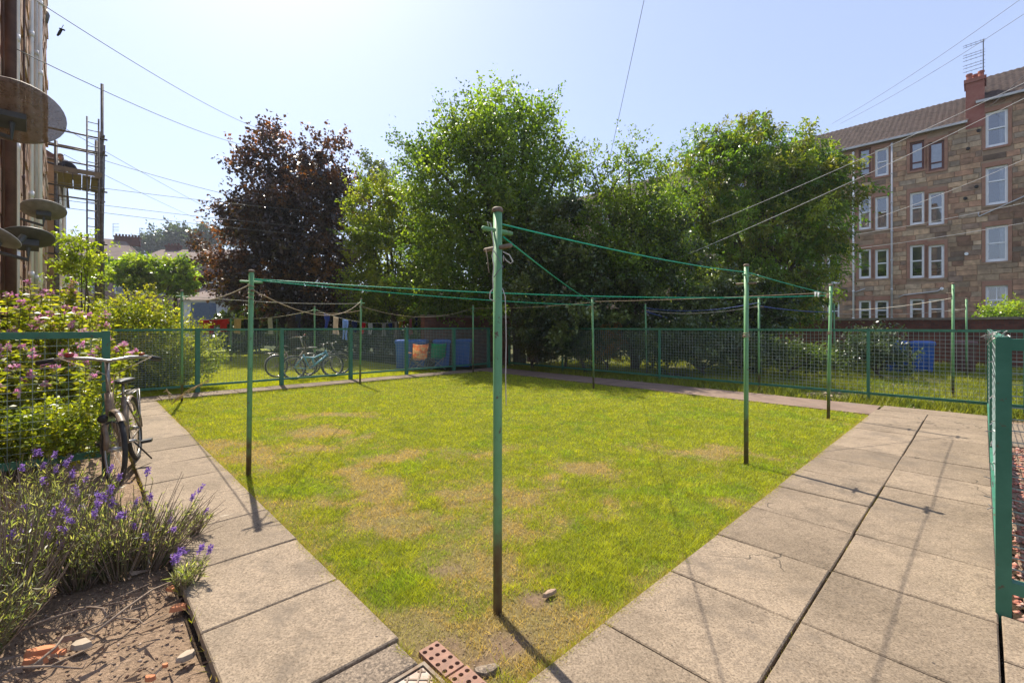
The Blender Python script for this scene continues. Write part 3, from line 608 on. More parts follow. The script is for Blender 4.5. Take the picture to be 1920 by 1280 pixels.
# ================================================================ houses far off on the left, cottages, hill
M['slate'] = mk_wall('far_roof', [(.3, (.14, .10, .085)), (.6, (.19, .14, .115)), (.8, (.12, .09, .08))], 1.5)
M['farwall'] = mk_wall('far_wall', [(.3, (.22, .13, .11)), (.6, (.28, .18, .15)), (.8, (.2, .12, .1))], 1)
M['whitewash'] = mk_wall('white_render', [(.3, (.68, .68, .68)), (.6, (.76, .76, .76)), (.8, (.6, .6, .6))], 1)
M['sootbrick'] = pm('sooty_chimney_brick', (.15, .065, .05), (.1, .05, .04), 2, .9); M['shut'] = pm('dark_glass', (.05, .06, .08), (.09, .10, .12), 2, .15, 0, spec=.6)
def house(name, label, d, x0, x1, yr, ye, depth, wallm, roofm, wins=(), chim=(), skew=0.0, hip=(0, 0)):
    p0 = at(x0, ye, d); p1 = at(x1, ye, d+skew); e = (p1-p0); e.z = 0; L = e.length; e.normalize(); nb = Vector((-e.y, e.x, 0))
    if nb.y < 0: nb = -nb
    ze = p0.z; zr = at(x0, yr, d+depth/2).z; o = Vector((p0.x, p0.y, -.1)); t = thing(name, label, 'house', o+e*L/2)
    q = lambda s, b, z_: Vector((p0.x, p0.y, 0))+e*s+nb*b+Z*z_
    mb = MB(); c = (q(0, 0, 0)+q(L, depth, ze))/2; mb.ob(q(L/2, depth/2, (ze-.1)/2), e*L/2, nb*depth/2, Z*((ze+.1)/2)); mb.build('wall', wallm, t)
    mb = MB(); a = .35; h0, h1 = hip
    mb.add([q(-a, -a, ze+.004), q(L+a, -a, ze+.004), q(L+a-h1, depth/2, zr), q(-a+h0, depth/2, zr), q(-a, depth+a, ze+.004), q(L+a, depth+a, ze+.004)], [(0, 1, 2, 3), (3, 2, 5, 4), (0, 3, 4), (1, 5, 2)]); rf = mb.build('roof', roofm, t)
    for (s, zz, w_, h_) in wins:
        mb = MB()
        for (a1, b1, c1, d1) in ((s, s+.07, zz, zz+h_), (s+w_-.07, s+w_, zz, zz+h_), (s+.07, s+w_-.07, zz, zz+.07), (s+.07, s+w_-.07, zz+h_-.07, zz+h_), (s+.07, s+w_-.07, zz+h_/2-.03, zz+h_/2+.03)): mb.ob(q((a1+b1)/2, -.03, (c1+d1)/2), e*((b1-a1)/2), nb*.05, Z*((d1-c1)/2))
        wn_ = mb.build('window', M['white'], t); mb = MB(); mb.ob(q(s+w_/2, -.02, zz+h_/2), e*(w_/2-.07), nb*.03, Z*(h_/2-.07)); mb.build('pane', M['shut'], wn_)
    for (s, w_, h_, pots) in chim:
        mb = MB(); mb.ob(q(s, depth/2, zr+h_/2-.4), e*w_/2, nb*.4, Z*(h_/2+.4)); mb.ob(q(s, depth/2, zr+h_+.06), e*(w_/2+.1), nb*.5, Z*.08); ch = mb.build('chimney', M['sootbrick'], rf)
        for i in range(pots): mb = MB(); mb.lathe([(.14, 0), (.12, .3), (.15, .3), (.15, .36)], q(s-w_/2+w_*(i+.5)/pots, depth/2, zr+h_+.12), 8); mb.build('chimney_pot', M['sootbrick'], ch)
    return t
house('far_tenement', 'long brown roofed tenement far off behind the scaffold', 58, 40, 262, 440, 478, 11, M['farwall'], M['slate'], [(2+i*2.4, 6.0, 1.1, 1.8) for i in range(6)], [(9.6, 3.0, .35, 8)], 6, (0, 3))
house('far_terrace', 'pale purple brown terrace far off between the round trees and copper tree', 66, 262, 420, 468, 487, 9, M['farwall'], M['slate'], [(8.1, 4.4, 1.1, 1.7), (10.2, 4.4, 1.1, 1.7), (8.1, 7, 1.1, 1.6), (10.2, 7, 1.1, 1.6)], [(1.6, 2.0, .5, 4), (4.6, 1.0, .5, 3)], 0)
house('white_cottage', 'small white cottage with grey roof seen above the red washing', 37, 345, 392, 545, 562, 6, M['whitewash'], M['slate'], [(.45, .9, .55, 1.9)], (), 0)
house('white_outbuilding', 'white outbuilding beneath the copper tree behind the washing', 40, 412, 520, 540, 566, 5, M['whitewash'], M['slate'], [(1.2, .8, .7, 1.5), (3.4, .8, .7, 1.5)], (), 0)
mb = MB(); c = at(382, 545, 36.2); mb.ob((c.x, c.y, 1.6), (.75, 0, 0), (0, .4, 0), (0, 0, 1.75)); o_ = mb.build('blue_shed', pm('blue_grey_boards', (.10, .14, .22), (.13, .17, .25), 6, .8), None); tag(o_, 'blue grey upright shed beside the white cottage', 'shed')
aerial(at(212, 445, 62), 1.9, 'thin tv aerial on the far roof left of the long chimney', (1, 0, 0), sz=.4); aerial(at(262, 452, 62), 1.8, 'ladder shaped tv aerial right of the long far chimney', (1, .2, 0), sz=.3)
o_, P, gu, gv = None, None, None, None
xs = np.linspace(-300, -40, 60); ys = np.linspace(120, 420, 40); gx, gy = np.meshgrid(xs, ys, indexing='ij'); hz_ = 14*np.clip((-50-gx)/40, 0, 1)*np.clip((gy-120)/150, 0, 1)**.8*(.6+.5*vnoise(gx, gy, .012, 3))-.2
i = np.arange(59*39); r = i//39*40+i % 39; o_ = npobj('hill', np.stack([gx, gy, hz_], -1).reshape(-1, 3), np.stack([r, r+40, r+41, r+1], -1), M['ground'], smooth=True); struct(o_)
# ================================================================ trees and shrubs
def unit(a): return a/np.maximum(np.linalg.norm(a, axis=-1, keepdims=True), 1e-9)
def leaves(p, ax, s, wr, r, up=.7):                       # kite-shaped leaves: base p, axis ax, length s
    n = len(p); nr = unit(r.normal(size=(n, 3))+np.array([0, 0, up])); ax = unit(ax); b = unit(np.cross(ax, nr)); nn = np.cross(b, ax); s = s[:, None]
    Q = np.stack([p, p+ax*s*.42+b*s*wr*.5+nn*s*.07, p+ax*s-nn*s*.06, p+ax*s*.42-b*s*wr*.5+nn*s*.07], 1)
    return Q.reshape(-1, 3)
def crown(lobes, n_sh, per, ls, wr, shoot, pal, r, lead=.14, clump=11, upb=.55, droop=0., bias=.42, flat=.7, jit=.09):
    """lobes: (centre, radii, weight); shoots start inside the lobes and carry leaves"""
    wt = np.array([l[2]*np.prod(l[1])**.667 for l in lobes]); wt = wt/wt.sum(); n_cl = max(8, int(n_sh/clump)); k = r.choice(len(lobes), n_cl, p=wt)
    Cn = np.array([tuple(l[0]) for l in lobes])[k]; Rd = np.array([tuple(l[1]) for l in lobes])[k]
    d = unit(r.normal(size=(n_cl, 3))); rad = r.rand(n_cl, 1)**bias; lump = .45+1.0*vnoise(d[:, 0]*1.5+k*3.1, d[:, 1]*1.5+d[:, 2]*2.3, 2.3, 3)[:, None]
    ldc = r.rand(n_cl, 1) < lead; d = np.where(ldc & (d[:, 2:] < -.1), d*np.array([1, 1, -1]), d); rad = np.where(ldc, .95, rad)
    Pc = Cn+d*Rd*rad*lump; dc = unit(unit(d*Rd)*.8+np.array([0, 0, upb])+r.normal(size=(n_cl, 3))*.3)      # boughs: each carries a clump of shoots
    kc = r.randint(0, n_cl, n_sh); cr = shoot*.62; a_ = r.normal(size=(n_sh, 3))*np.array([1, 1, .6])*cr*.62; ldr = ldc[kc]
    P0 = Pc[kc]+np.where(ldr, a_*.45, a_)+dc[kc]*np.where(ldr, 1.3, .5)*shoot*(r.rand(n_sh, 1)-.4); dr = unit(dc[kc]*np.where(ldr, 1.1, .7)+unit(a_)*.45+r.normal(size=(n_sh, 3))*.3)
    L = shoot*(.4+.75*r.rand(n_sh, 1))*np.where(ldr, 1.25, 1); t = (np.arange(per)+.5)/per; ctone = (.72+.56*r.rand(n_cl))[kc]
    T = t[None, :, None]+r.normal(size=(n_sh, per, 1))*.06
    bend = np.array([0, 0, -1.])*droop; pts = P0[:, None]+dr[:, None]*L[:, None]*T+bend*(T**2)*L[:, None]+r.normal(size=(n_sh, per, 3))*jit*shoot
    ax = dr[:, None]*.55+r.normal(size=(n_sh, per, 3))*.75+np.array([0, 0, -.25-droop])
    size = ls*(.55+.8*r.rand(n_sh*per))
    Q = leaves(pts.reshape(-1, 3), ax.reshape(-1, 3), size, wr, r, flat)
    pal = np.array(pal); c = pal[r.choice(len(pal), n_cl)[kc]][:, None]*ctone[:, None, None]*(.8+.4*r.rand(n_sh, 1, 1))*(.75+.5*r.rand(n_sh, per, 1))
    C = np.repeat(np.broadcast_to(c, (n_sh, per, 3)).reshape(-1, 3), 4, 0)
    return Q, np.arange(len(Q)).reshape(-1, 4), C, P0, dr, L
def tree(name, label, d, px, lobes, n_sh, per, ls, wr, shoot, pal, m, trunk_r=.18, seed=1, cat='tree', dep=.8, group=None, base=None, bark='bark', n_tw=60, **kw):
    """lobes: photo x, y, half width, half height, [depth offset], [weight] at depth d"""
    r = np.random.RandomState(seed); Ls = []
    for l in lobes:
        x, y, a, b = l[:4]; do = l[4] if len(l) > 4 else 0; wt = l[5] if len(l) > 5 else 1; c = at(x, y, d+do); s = (d+do)/F; Ls.append((c, (a*s, max(a, b)*s*dep, b*s), wt))
    bp = base or Vector(((px-CX)/F*d, d, -.1)); t = thing(name, label, cat, bp, group=group)
    Q, Fq, C, P0, dr, L = crown(Ls, n_sh, per, ls, wr, shoot, pal, r, **kw); npobj('crown', Q, Fq, m, t, C)
    mb = MB(); top = max(Ls, key=lambda l: l[0].z)[0]; fork = bp.lerp(Vector((top.x, top.y, top.z)), .3)
    mid = bp.lerp(fork, .5)+Vector((r.normal()*.1, r.normal()*.1, 0)); mb.tube([bp, mid, fork, fork.lerp(top, .5)+Vector((r.normal()*.2, r.normal()*.2, 0)), top], [trunk_r*1.25, trunk_r, trunk_r*.8, trunk_r*.45, trunk_r*.12], 9)
    for c, rd, _ in Ls:
        st = bp.lerp(fork, r.uniform(.75, 1)) if c.z < top.z else fork
        m1 = st.lerp(c, .5)+Vector((0, 0, .12*(c-st).length)); mb.tube([st, m1, c, c+Vector((r.normal()*.3, r.normal()*.3, rd[2]*.6))], [trunk_r*.5, trunk_r*.34, trunk_r*.2, trunk_r*.05], 6)
    ctr = np.array([tuple(l[0]) for l in Ls])
    for i in r.choice(len(P0), min(n_tw, len(P0)), False):
        q = P0[i]; c = ctr[np.argmin(((ctr-q)**2).sum(1))]; e = q+dr[i]*L[i]*.9; mb.tube([Vector(c), Vector(c*.45+q*.55)+Vector((0, 0, .08)), Vector(q), Vector(e)], [trunk_r*.13, trunk_r*.09, trunk_r*.06, .006], 4)
    mb.build('trunk', M[bark], t, smooth=True); return t
G_PEAR = [(.13, .205, .028), (.18, .26, .036), (.095, .16, .026), (.22, .29, .045), (.16, .21, .04)]
G_LIGHT = [(.18, .27, .03), (.24, .32, .035), (.14, .22, .028), (.30, .35, .06)]
G_ROWAN = [(.13, .215, .028), (.18, .26, .034), (.09, .165, .024), (.25, .29, .04), (.20, .20, .035)]
G_DARK = [(.05, .085, .024), (.08, .125, .03), (.04, .07, .022), (.13, .17, .045)]
G_COP = [(.06, .042, .036), (.05, .038, .034), (.11, .066, .034), (.04, .034, .036), (.20, .11, .035), (.08, .068, .06), (.04, .034, .036)]
tree('copper_maple', 'dark copper leaved maple tree left of centre', 24, 560, [(565, 325, 70, 55), (500, 290, 38, 32), (610, 290, 32, 32), (455, 305, 26, 22, 0, .7), (535, 400, 95, 70), (455, 388, 36, 20), (625, 390, 48, 75), (560, 480, 110, 75), (440, 490, 50, 48), (475, 440, 50, 35), (500, 540, 85, 40), (630, 500, 60, 75), (420, 520, 34, 34), (560, 570, 100, 36), (630, 575, 50, 30)], 4300, 15, .165, .8, .8, G_COP, M['leaf_copper'], .24, 2, upb=.35, droop=.1, flat=1.3)
tree('dark_tree', 'dark green treetop peeking between the copper maple and the tall tree', 34, 700, [(692, 322, 22, 24), (715, 345, 26, 30), (700, 400, 50, 50), (670, 330, 14, 16)], 380, 14, .2, .7, .8, G_DARK, M['leaf_dark'], .2, 3)
tree('tall_green_tree', 'tallest bright green leafy tree behind the near washing pole', 18.2, 975, [(930, 222, 36, 40), (985, 235, 30, 36), (920, 280, 110, 65), (860, 258, 36, 32), (808, 300, 38, 30), (1030, 300, 46, 46), (785, 345, 26, 24, 0, .7), (1062, 290, 16, 22, 0, .6), (870, 355, 120, 70), (990, 365, 105, 70), (900, 440, 150, 75), (1010, 440, 70, 60), (870, 530, 120, 60), (960, 520, 90, 60, 1), (890, 575, 90, 30, 1.5)], 6800, 14, .125, .66, .75, G_PEAR, M['leaf'], .22, 4, upb=.85)
tree('light_green_tree', 'light yellow green small tree left of the near washing pole', 21.0, 745, [(712, 375, 42, 40), (770, 400, 40, 36), (690, 440, 36, 40), (745, 460, 80, 55), (820, 470, 44, 46), (700, 525, 44, 40), (765, 540, 70, 46), (825, 555, 38, 30), (740, 565, 40, 24), (795, 590, 30, 16, -.5), (700, 585, 50, 20, 1)], 3600, 14, .13, .62, .6, G_LIGHT, M['leaf_bright'], .13, 5, upb=.5, droop=.15)
tree('sparse_tree', 'thin open topped tree between the tall tree and the rowan', 15.6, 1190, [(1180, 310, 38, 46, 0, .35), (1225, 335, 30, 30, 0, .35), (1110, 320, 9, 45, 0, .6), (1150, 350, 34, 40, 0, .6), (1190, 390, 62, 50, 0, .8), (1130, 430, 70, 60), (1235, 440, 60, 60), (1130, 500, 90, 50), (1220, 510, 80, 50)], 2300, 14, .10, .62, .6, G_PEAR, M['leaf'], .12, 6, upb=1.0)
tree('rowan_tree', 'big rounded rowan tree in front of the sandstone tenement', 20.0, 1440, [(1420, 245, 40, 30), (1350, 275, 50, 36), (1470, 275, 52, 38), (1520, 262, 22, 16, 0, .7), (1300, 305, 30, 24, 0, .7), (1400, 330, 100, 60), (1500, 340, 80, 58), (1315, 380, 76, 55), (1540, 400, 52, 66), (1440, 430, 130, 75), (1295, 455, 58, 50), (1515, 490, 48, 46), (1420, 520, 110, 60), (1500, 560, 60, 34), (1340, 530, 60, 46), (1545, 335, 30, 36), (1550, 445, 24, 30), (1440, 585, 90, 20), (1265, 340, 26, 24, 0, .7)], 6400, 15, .165, .40, .6, G_ROWAN, M['leaf'], .2, 7, upb=.25, droop=.45, flat=1.4)
# hedge masses behind the back right fence
DK = 'dense dark evergreen shrub'
for i, (lab, d, px, lobes, n_, ls, pal, mt) in enumerate([
    ('dense dark holly bush behind the washing pole at the back of the lawn', 15.6, 1060, [(1040, 420, 60, 50), (1030, 490, 80, 60), (1090, 530, 80, 60), (1000, 560, 50, 50), (1060, 610, 100, 50)], 3000, .115, G_DARK, 'leaf_dark'),
    ('dark glossy bush with pale sunlit leaves left of the rowan', 15.9, 1220, [(1190, 480, 70, 55), (1250, 450, 60, 50), (1200, 560, 90, 55), (1290, 540, 60, 60), (1250, 615, 120, 46)], 3000, .11, G_DARK+[(.08, .11, .03)], 'leaf_dark'),
    ('dark low bush under the rowan right of the sunlit glossy bush', 17.0, 1380, [(1350, 560, 60, 40), (1420, 590, 60, 36), (1370, 635, 90, 36)], 1500, .12, G_DARK, 'leaf_dark'),
    ('brown green leafy bush against the far right fence beside the brick pier', 15.8, 1000, [(990, 640, 34, 34), (1030, 650, 34, 30)], 700, .075, [(.10, .09, .03), (.06, .07, .02)], 'leaf'),
    ('dark shrub behind the far right fence left of the spiky leaves', 15.2, 1100, [(1075, 640, 44, 40), (1115, 650, 40, 34)], 800, .09, G_DARK, 'leaf_dark'),
    ('orange tinged shrub behind the far right fence', 15.0, 1140, [(1138, 648, 20, 20)], 200, .07, [(.36, .17, .06), (.28, .16, .05), (.12, .12, .03)], 'leaf'),
    ('grey leaved shrub behind the fence right of the orange tinged shrub', 15.4, 1200, [(1200, 635, 34, 24), (1180, 655, 26, 20)], 300, .07, [(.16, .2, .16), (.1, .14, .1)], 'leaf'),
    ('dark bush behind the middle of the far right fence', 14.0, 1320, [(1290, 650, 46, 36), (1350, 655, 50, 34), (1230, 655, 40, 32), (1400, 665, 40, 26)], 1300, .09, G_DARK, 'leaf_dark'),
    ('ivy bush in the weedy yard left of the blue bin', 13.0, 1645, [(1640, 655, 40, 26), (1615, 670, 30, 18), (1670, 675, 26, 16)], 520, .075, [(.05, .085, .03), (.09, .13, .05), (.035, .06, .02)], 'leaf_dark'),
    ('low bush in the weedy yard behind the corner washing pole', 13.5, 1480, [(1470, 660, 46, 22), (1520, 672, 40, 16)], 420, .075, [(.06, .09, .03), (.10, .14, .04)], 'leaf'),
    ('added dark foliage standing for the deep shade behind the washing and the bins, left half', 27, 560, [(480, 590, 60, 26), (560, 590, 70, 34), (640, 590, 60, 34), (470, 636, 70, 24), (560, 636, 80, 24), (650, 636, 70, 24)], 3000, .24, G_DARK, 'leaf_dark'),  # added foliage mass, stands for the deep shade below the copper maple
    ('added dark foliage standing for the deep shade behind the washing and the bins, right half', 24, 780, [(700, 580, 60, 40), (790, 580, 70, 40), (880, 580, 80, 40), (700, 635, 70, 26), (800, 635, 80, 26), (900, 635, 80, 26), (950, 590, 60, 40)], 3400, .2, G_DARK, 'leaf_dark'),  # other half of the added foliage that gives a shade-dark background
    ('leafy shrub poking above the brick wall at the right edge', 18.5, 1880, [(1885, 590, 34, 16), (1860, 600, 26, 12), (1910, 585, 18, 18)], 260, .10, G_LIGHT, 'leaf')]):
    tree('shrub', lab, d, px, lobes, n_, 13, ls, .6, .35, pal, M[mt], .05, 20+i, 'shrub', 1.1, n_tw=30, bias=.5)
tree('round_tree', 'round clipped green tree on the left nearer the scaffold', 30, 250, [(222, 510, 28, 16), (262, 508, 36, 20), (250, 528, 54, 12)], 1100, 13, .17, .7, .5, G_LIGHT, M['leaf'], .18, 41, group='round trees')
tree('round_tree', 'round clipped green tree nearer the copper maple', 30, 335, [(322, 515, 32, 22), (348, 520, 20, 18), (330, 538, 34, 12)], 900, 13, .17, .7, .5, G_LIGHT, M['leaf'], .18, 42, group='round trees')
FAR = [(.045, .065, .035), (.06, .085, .04), (.035, .055, .03)]
for i, (x, y, a, b, lab) in enumerate([(290, 458, 28, 14, 'low rounded tree on the far hill, leftmost'), (340, 447, 24, 20, 'tall poplar like tree on the far hill, left of the pair'), (383, 445, 24, 20, 'tall poplar like tree on the far hill, right of the pair'), (455, 440, 22, 14, 'tree on the far hill seen past the copper maple')]):
    tree('far_tree', lab, 150, x, [(x, y, a, b), (x-a*.4, y+6, a*.6, b*.7), (x+a*.4, y+4, a*.6, b*.8), (x, y+16, a, b*.6)], 420, 12, .8, .7, 2.4, FAR, M['leaf'], .4, 50+i, group='trees on the far hill', base=Vector(((x-CX)/F*150, 150, 2)), n_tw=10)
# ================================================================ pink flowered plants and shrub behind the left panel
r7 = np.random.RandomState(77)
BG = [(.24, .30, .03), (.31, .36, .035), (.17, .24, .03), (.36, .38, .06)]
def petal_cluster(c, s, r, n=16):
    p = np.array(c)+r.normal(size=(n, 3))*s; return leaves(p, r.normal(size=(n, 3)), .035*(.6+.8*r.rand(n)), .8, r, .3)
def flower_plant(base, h, r, label, group, n_st=13, spread=.34, heads=2.2):
    t = thing('pink_flowered_plant', label, 'plant', base, group=group); mb = MB(); Q = []; C = []; HP = []
    for i in range(n_st):
        a = r.rand()*6.28; rr = spread*r.rand()**.6; hh = h*(.58+.36*r.rand()); b = Vector(base)+Vector((math.cos(a)*rr*.5, math.sin(a)*rr*.5, 0)); tp = Vector(base)+Vector((math.cos(a)*rr*1.5, math.sin(a)*rr*1.5, hh)); md = b.lerp(tp, .5)+Vector((0, 0, .05)); mb.tube([b, md, tp], [.007, .006, .003], 4)
        n = int(120*hh/1.6); k = r.rand(n)**.75; p = np.array([tuple(b.lerp(md, q*2) if q < .5 else md.lerp(tp, q*2-1)) for q in k]); ax = r.normal(size=(n, 3)); ax[:, 2] = np.abs(ax[:, 2])*.5-.1; q = leaves(p, ax, .095*(.5+.8*r.rand(n)), .42, r, .9); Q.append(q)
        c = np.array(BG)[r.choice(4, n)]*(.65+.6*r.rand(n, 1)); C.append(np.repeat(c, 4, 0))
        if r.rand() < heads/ n_st*4.5: HP.append(tp)
    mb.build('stems', M['stem'], t); Q = np.concatenate(Q); npobj('foliage', Q, np.arange(len(Q)).reshape(-1, 4), M['leaf_bright'], t, np.concatenate(C))
    for p in HP:
        q = petal_cluster(p, .0165, r, 24); c = np.array([(.66, .30, .48), (.74, .42, .58), (.60, .24, .44), (.76, .52, .60)])[r.choice(4, 24)]*(.8+.4*r.rand(24, 1)); npobj('flower_head', q, np.arange(len(q)).reshape(-1, 4), M['petal'], t, np.repeat(c, 4, 0))
LABF = 'tall pink flowered leafy plant growing behind the near left fence panel'
for (px, d, top) in [(-45, 5.2, 520), (5, 5.6, 500), (30, 6.4, 505), (50, 5.5, 560), (95, 5.9, 545), (70, 7.0, 500), (120, 6.6, 500), (150, 6.1, 560), (130, 7.4, 500), (175, 6.9, 560), (190, 6.2, 600), (-5, 4.9, 600), (95, 5.3, 620), (150, 5.5, 640)]:
    b = Vector(((px-CX)/F*d, d, -.08)); flower_plant(b, EYE+(HY-top)/F*d, r7, LABF, 'pink flowered plants behind the left panel')
tree('privet_shrub', 'large sunlit green shrub behind the left end of the far left fence', 11.0, 262, [(210, 600, 38, 30), (265, 615, 50, 34), (200, 640, 50, 44), (315, 635, 46, 36), (250, 670, 80, 46), (345, 660, 34, 34), (330, 692, 40, 24), (290, 715, 70, 24), (365, 690, 26, 34), (210, 705, 60, 34), (272, 570, 10, 26, 0, .6), (290, 580, 10, 22, 0, .6)], 2600, 14, .068, .55, .38, BG, M['leaf_bright'], .06, 61, 'shrub', 1.0, upb=.8, n_tw=50)
tree('young_sapling', 'thin sapling rising above the pink flowers in front of the scaffold', 9.5, 155, [(152, 465, 14, 20), (165, 495, 18, 22), (140, 520, 22, 26)], 170, 12, .075, .6, .3, BG, M['leaf'], .03, 62, 'plant', 1.0, n_tw=20)
tree('leafy_weeds', 'leafy green weeds growing through the foot of the near left fence panel', 4.75, 110, [(20, 815, 50, 40), (90, 800, 46, 40), (150, 820, 40, 36), (60, 850, 60, 26), (178, 780, 16, 50, 0, .6)], 620, 13, .05, .5, .2, BG, M['leaf_bright'], .012, 64, 'plant', .5, upb=.7, n_tw=30, bark='stem')
# ================================================================ front bed: lavender, twigs
def lavender(base, n_st, h, spread, label, seed, n_head, dry=40, lean=(0, 0)):
    r = np.random.RandomState(seed); t = thing('lavender_plant', label, 'plant', base); b = Vector(base); mb = MB(); md = MB(); Q = []; C = []; tips = []
    for i in range(n_st):
        a = r.rand()*6.28; rr = spread*r.rand()**.5; o = b+Vector((math.cos(a)*rr*.35, math.sin(a)*rr*.35, 0)); hh = h*(.5+.6*r.rand()); tp = b+Vector((math.cos(a)*rr+lean[0]*hh, math.sin(a)*rr+lean[1]*hh, hh)); m_ = o.lerp(tp, .5)+Vector((r.normal()*.02, r.normal()*.02, .02))
        mb.tube([o, m_, tp], [.004, .003, .0018], 4); n = 16; k = .3+.7*r.rand(n); p = np.array([tuple(o.lerp(m_, q*2) if q < .5 else m_.lerp(tp, q*2-1)) for q in k]); dd = np.array(tuple((tp-o).normalized())); q = leaves(p, dd*.8+r.normal(size=(n, 3))*.5, .042*(.6+.8*r.rand(n)), .14, r, .4); Q.append(q)
        c = np.array([(.26, .28, .15), (.36, .36, .24), (.18, .22, .09), (.42, .38, .27)])[r.choice(4, n)]*(.7+.6*r.rand(n, 1)); C.append(np.repeat(c, 4, 0)); tips.append((tp, (tp-m_).normalized()))
    for i in range(dry):
        a = r.rand()*6.28; rr = spread*1.25*r.rand()**.5; o = b+Vector((math.cos(a)*rr*.3, math.sin(a)*rr*.3, 0)); tp = b+Vector((math.cos(a)*rr+lean[0]*h, math.sin(a)*rr+lean[1]*h, h*(.5+.7*r.rand()))); md.tube([o, o.lerp(tp, .5)+Vector((r.normal()*.03, r.normal()*.03, .03)), tp], [.004, .0028, .0012], 4)
    mb.build('stems', M['stem'], t); 
    if dry: md.build('dry_stalks', M['twig'], t)
    Q = np.concatenate(Q); npobj('foliage', Q, np.arange(len(Q)).reshape(-1, 4), M['leaf'], t, np.concatenate(C))
    for i in r.choice(len(tips), min(n_head, len(tips)), False):
        p, dd = tips[i]; p = p+dd*.05+Z*.06*r.rand(); q = []; n = 60; k = r.rand(n); q = leaves(np.array(tuple(p))+np.array(tuple(dd))*(k[:, None]-.5)*.046+r.normal(size=(n, 3))*.006, r.normal(size=(n, 3))+np.array(tuple(dd))*.6, .013*(.6+.8*r.rand(n)), .7, r, .3)
        c = np.array([(.24, .14, .42), (.32, .20, .54), (.17, .10, .32), (.40, .28, .58)])[r.choice(4, n)]*(.8+.5*r.rand(n, 1)); hd = npobj('flower_head', q, np.arange(n*4).reshape(-1, 4), M['petal'], t, np.repeat(c, 4, 0))
        m3 = MB(); m3.tube([tips[i][0], p], .0016, 4); m3.build('flower_stalk', M['stem'], hd)
def bz(px, py, z=-.07): p = gd(px, py, z); return p
lavender(bz(225, 1075), 90, .46, .30, 'purple flowering lavender clump beside the left path in front of the bicycle', 81, 18, 70)
lavender(bz(120, 1040), 70, .52, .30, 'purple flowering lavender left of the clump by the path', 82, 10, 40)
lavender(bz(290, 1060), 36, .36, .22, 'straggly lavender with bare stalks overhanging the path edge', 83, 6, 70, (.35, .1))
lavender(bz(30, 1120), 50, .50, .32, 'grey green lavender at the left picture edge', 84, 3, 60)
lavender(bz(20, 1000), 55, .5, .3, 'woody lavender behind the one at the left picture edge', 85, 3, 60)
lavender(bz(5, 1165), 60, .62, .30, 'tall woody lavender with bare brown stalks at the left picture edge', 89, 2, 120)
lavender(bz(150, 1095), 70, .42, .26, 'dry lavender clump in front of the flowering ones', 90, 5, 90)
lavender(bz(70, 1010), 70, .5, .28, 'bushy lavender at the foot of the near left fence panel', 91, 7, 50)
lavender(bz(-60, 1250), 60, .42, .25, 'tangled lavender at the bottom left corner', 86, 0, 60, (.2, 0))
lavender(gd(345, 1112, -.05), 26, .17, .08, 'small lavender seedling with purple heads at the path edge', 87, 5, 8, (.25, .05))
lavender(gd(362, 1010, -.03), 14, .2, .06, 'tiny lavender sprig leaning over the left path', 88, 1, 10, (.4, .1))
r3 = random.Random(9)
for i, (xa, ya, xb, yb, lab) in enumerate([(10, 1200, 330, 1090, 'long dry twig lying across the front bed'), (60, 1255, 260, 1130, 'forked dry stick in the bottom left bed'), (180, 1190, 420, 1030, 'thin bare stalk lying towards the left path'), (0, 1270, 180, 1240, 'pale dry stick at the bottom left corner'), (150, 1145, 300, 1165, 'short dry stalk between terracotta pieces')]):
    p, q = gd(xa, ya, -.03), gd(xb, yb, -.04); mb = MB(); pts = [p.lerp(q, k/6)+Vector((r3.gauss(0, .02), r3.gauss(0, .02), .03*math.sin(k)+.01)) for k in range(7)]; mb.tube(pts, [.007, .006, .006, .005, .004, .003, .002], 5); mb.tube([pts[3], pts[3]+(q-p)*.2+Vector((.05, .06, .03))], [.004, .002], 4); tag(mb.build('dry_twig', M['twig'], None, smooth=True), lab, 'twig')
u = -3+3.38*rng.rand(900); v = 1.0+4*rng.rand(900); x = A*u-B*v; y = B*u+A*v
P = []
for i in range(len(x)):
    a = rng.rand()*6.28; L = .03+.12*rng.rand(); P.append([(x[i], y[i], -.06), (x[i]+math.cos(a)*L, y[i]+math.sin(a)*L, -.05+.03*rng.rand()), (x[i]+math.cos(a+.05)*L*.9, y[i]+math.sin(a+.05)*L*.9, -.055)])
P = np.array(P).reshape(-1, 3); tag(npobj('bed_litter', P, np.arange(len(P)).reshape(-1, 3), M['twig']), 'scattered dry straw and leaf litter on the front bed', 'litter', kind='stuff')
mb = MB(); t = thing('seed_grass', 'dry straw coloured grass seed heads by the bicycle', 'grass plant', gd(322, 760)); 
for (x0, y0, x1, y1) in [(322, 758, 392, 712), (322, 758, 312, 728), (322, 758, 372, 722), (322, 758, 345, 740)]:
    p, q = at(x0, y0, 8.3), at(x1, y1, 8.1); mb.tube([p, p.lerp(q, .5)+Z*.06, q], .005, 4)
    for k in range(16): c = p.lerp(q, .35+.65*k/16)+Z*.05*(1-k/16); mb.tube([c, c+Vector((r3.gauss(0, .02), r3.gauss(0, .02), -.04))], [.009, .003], 4)
mb.build('seed_heads', pm('straw', (.42, .30, .16), (.55, .42, .25), 8, .9), t)
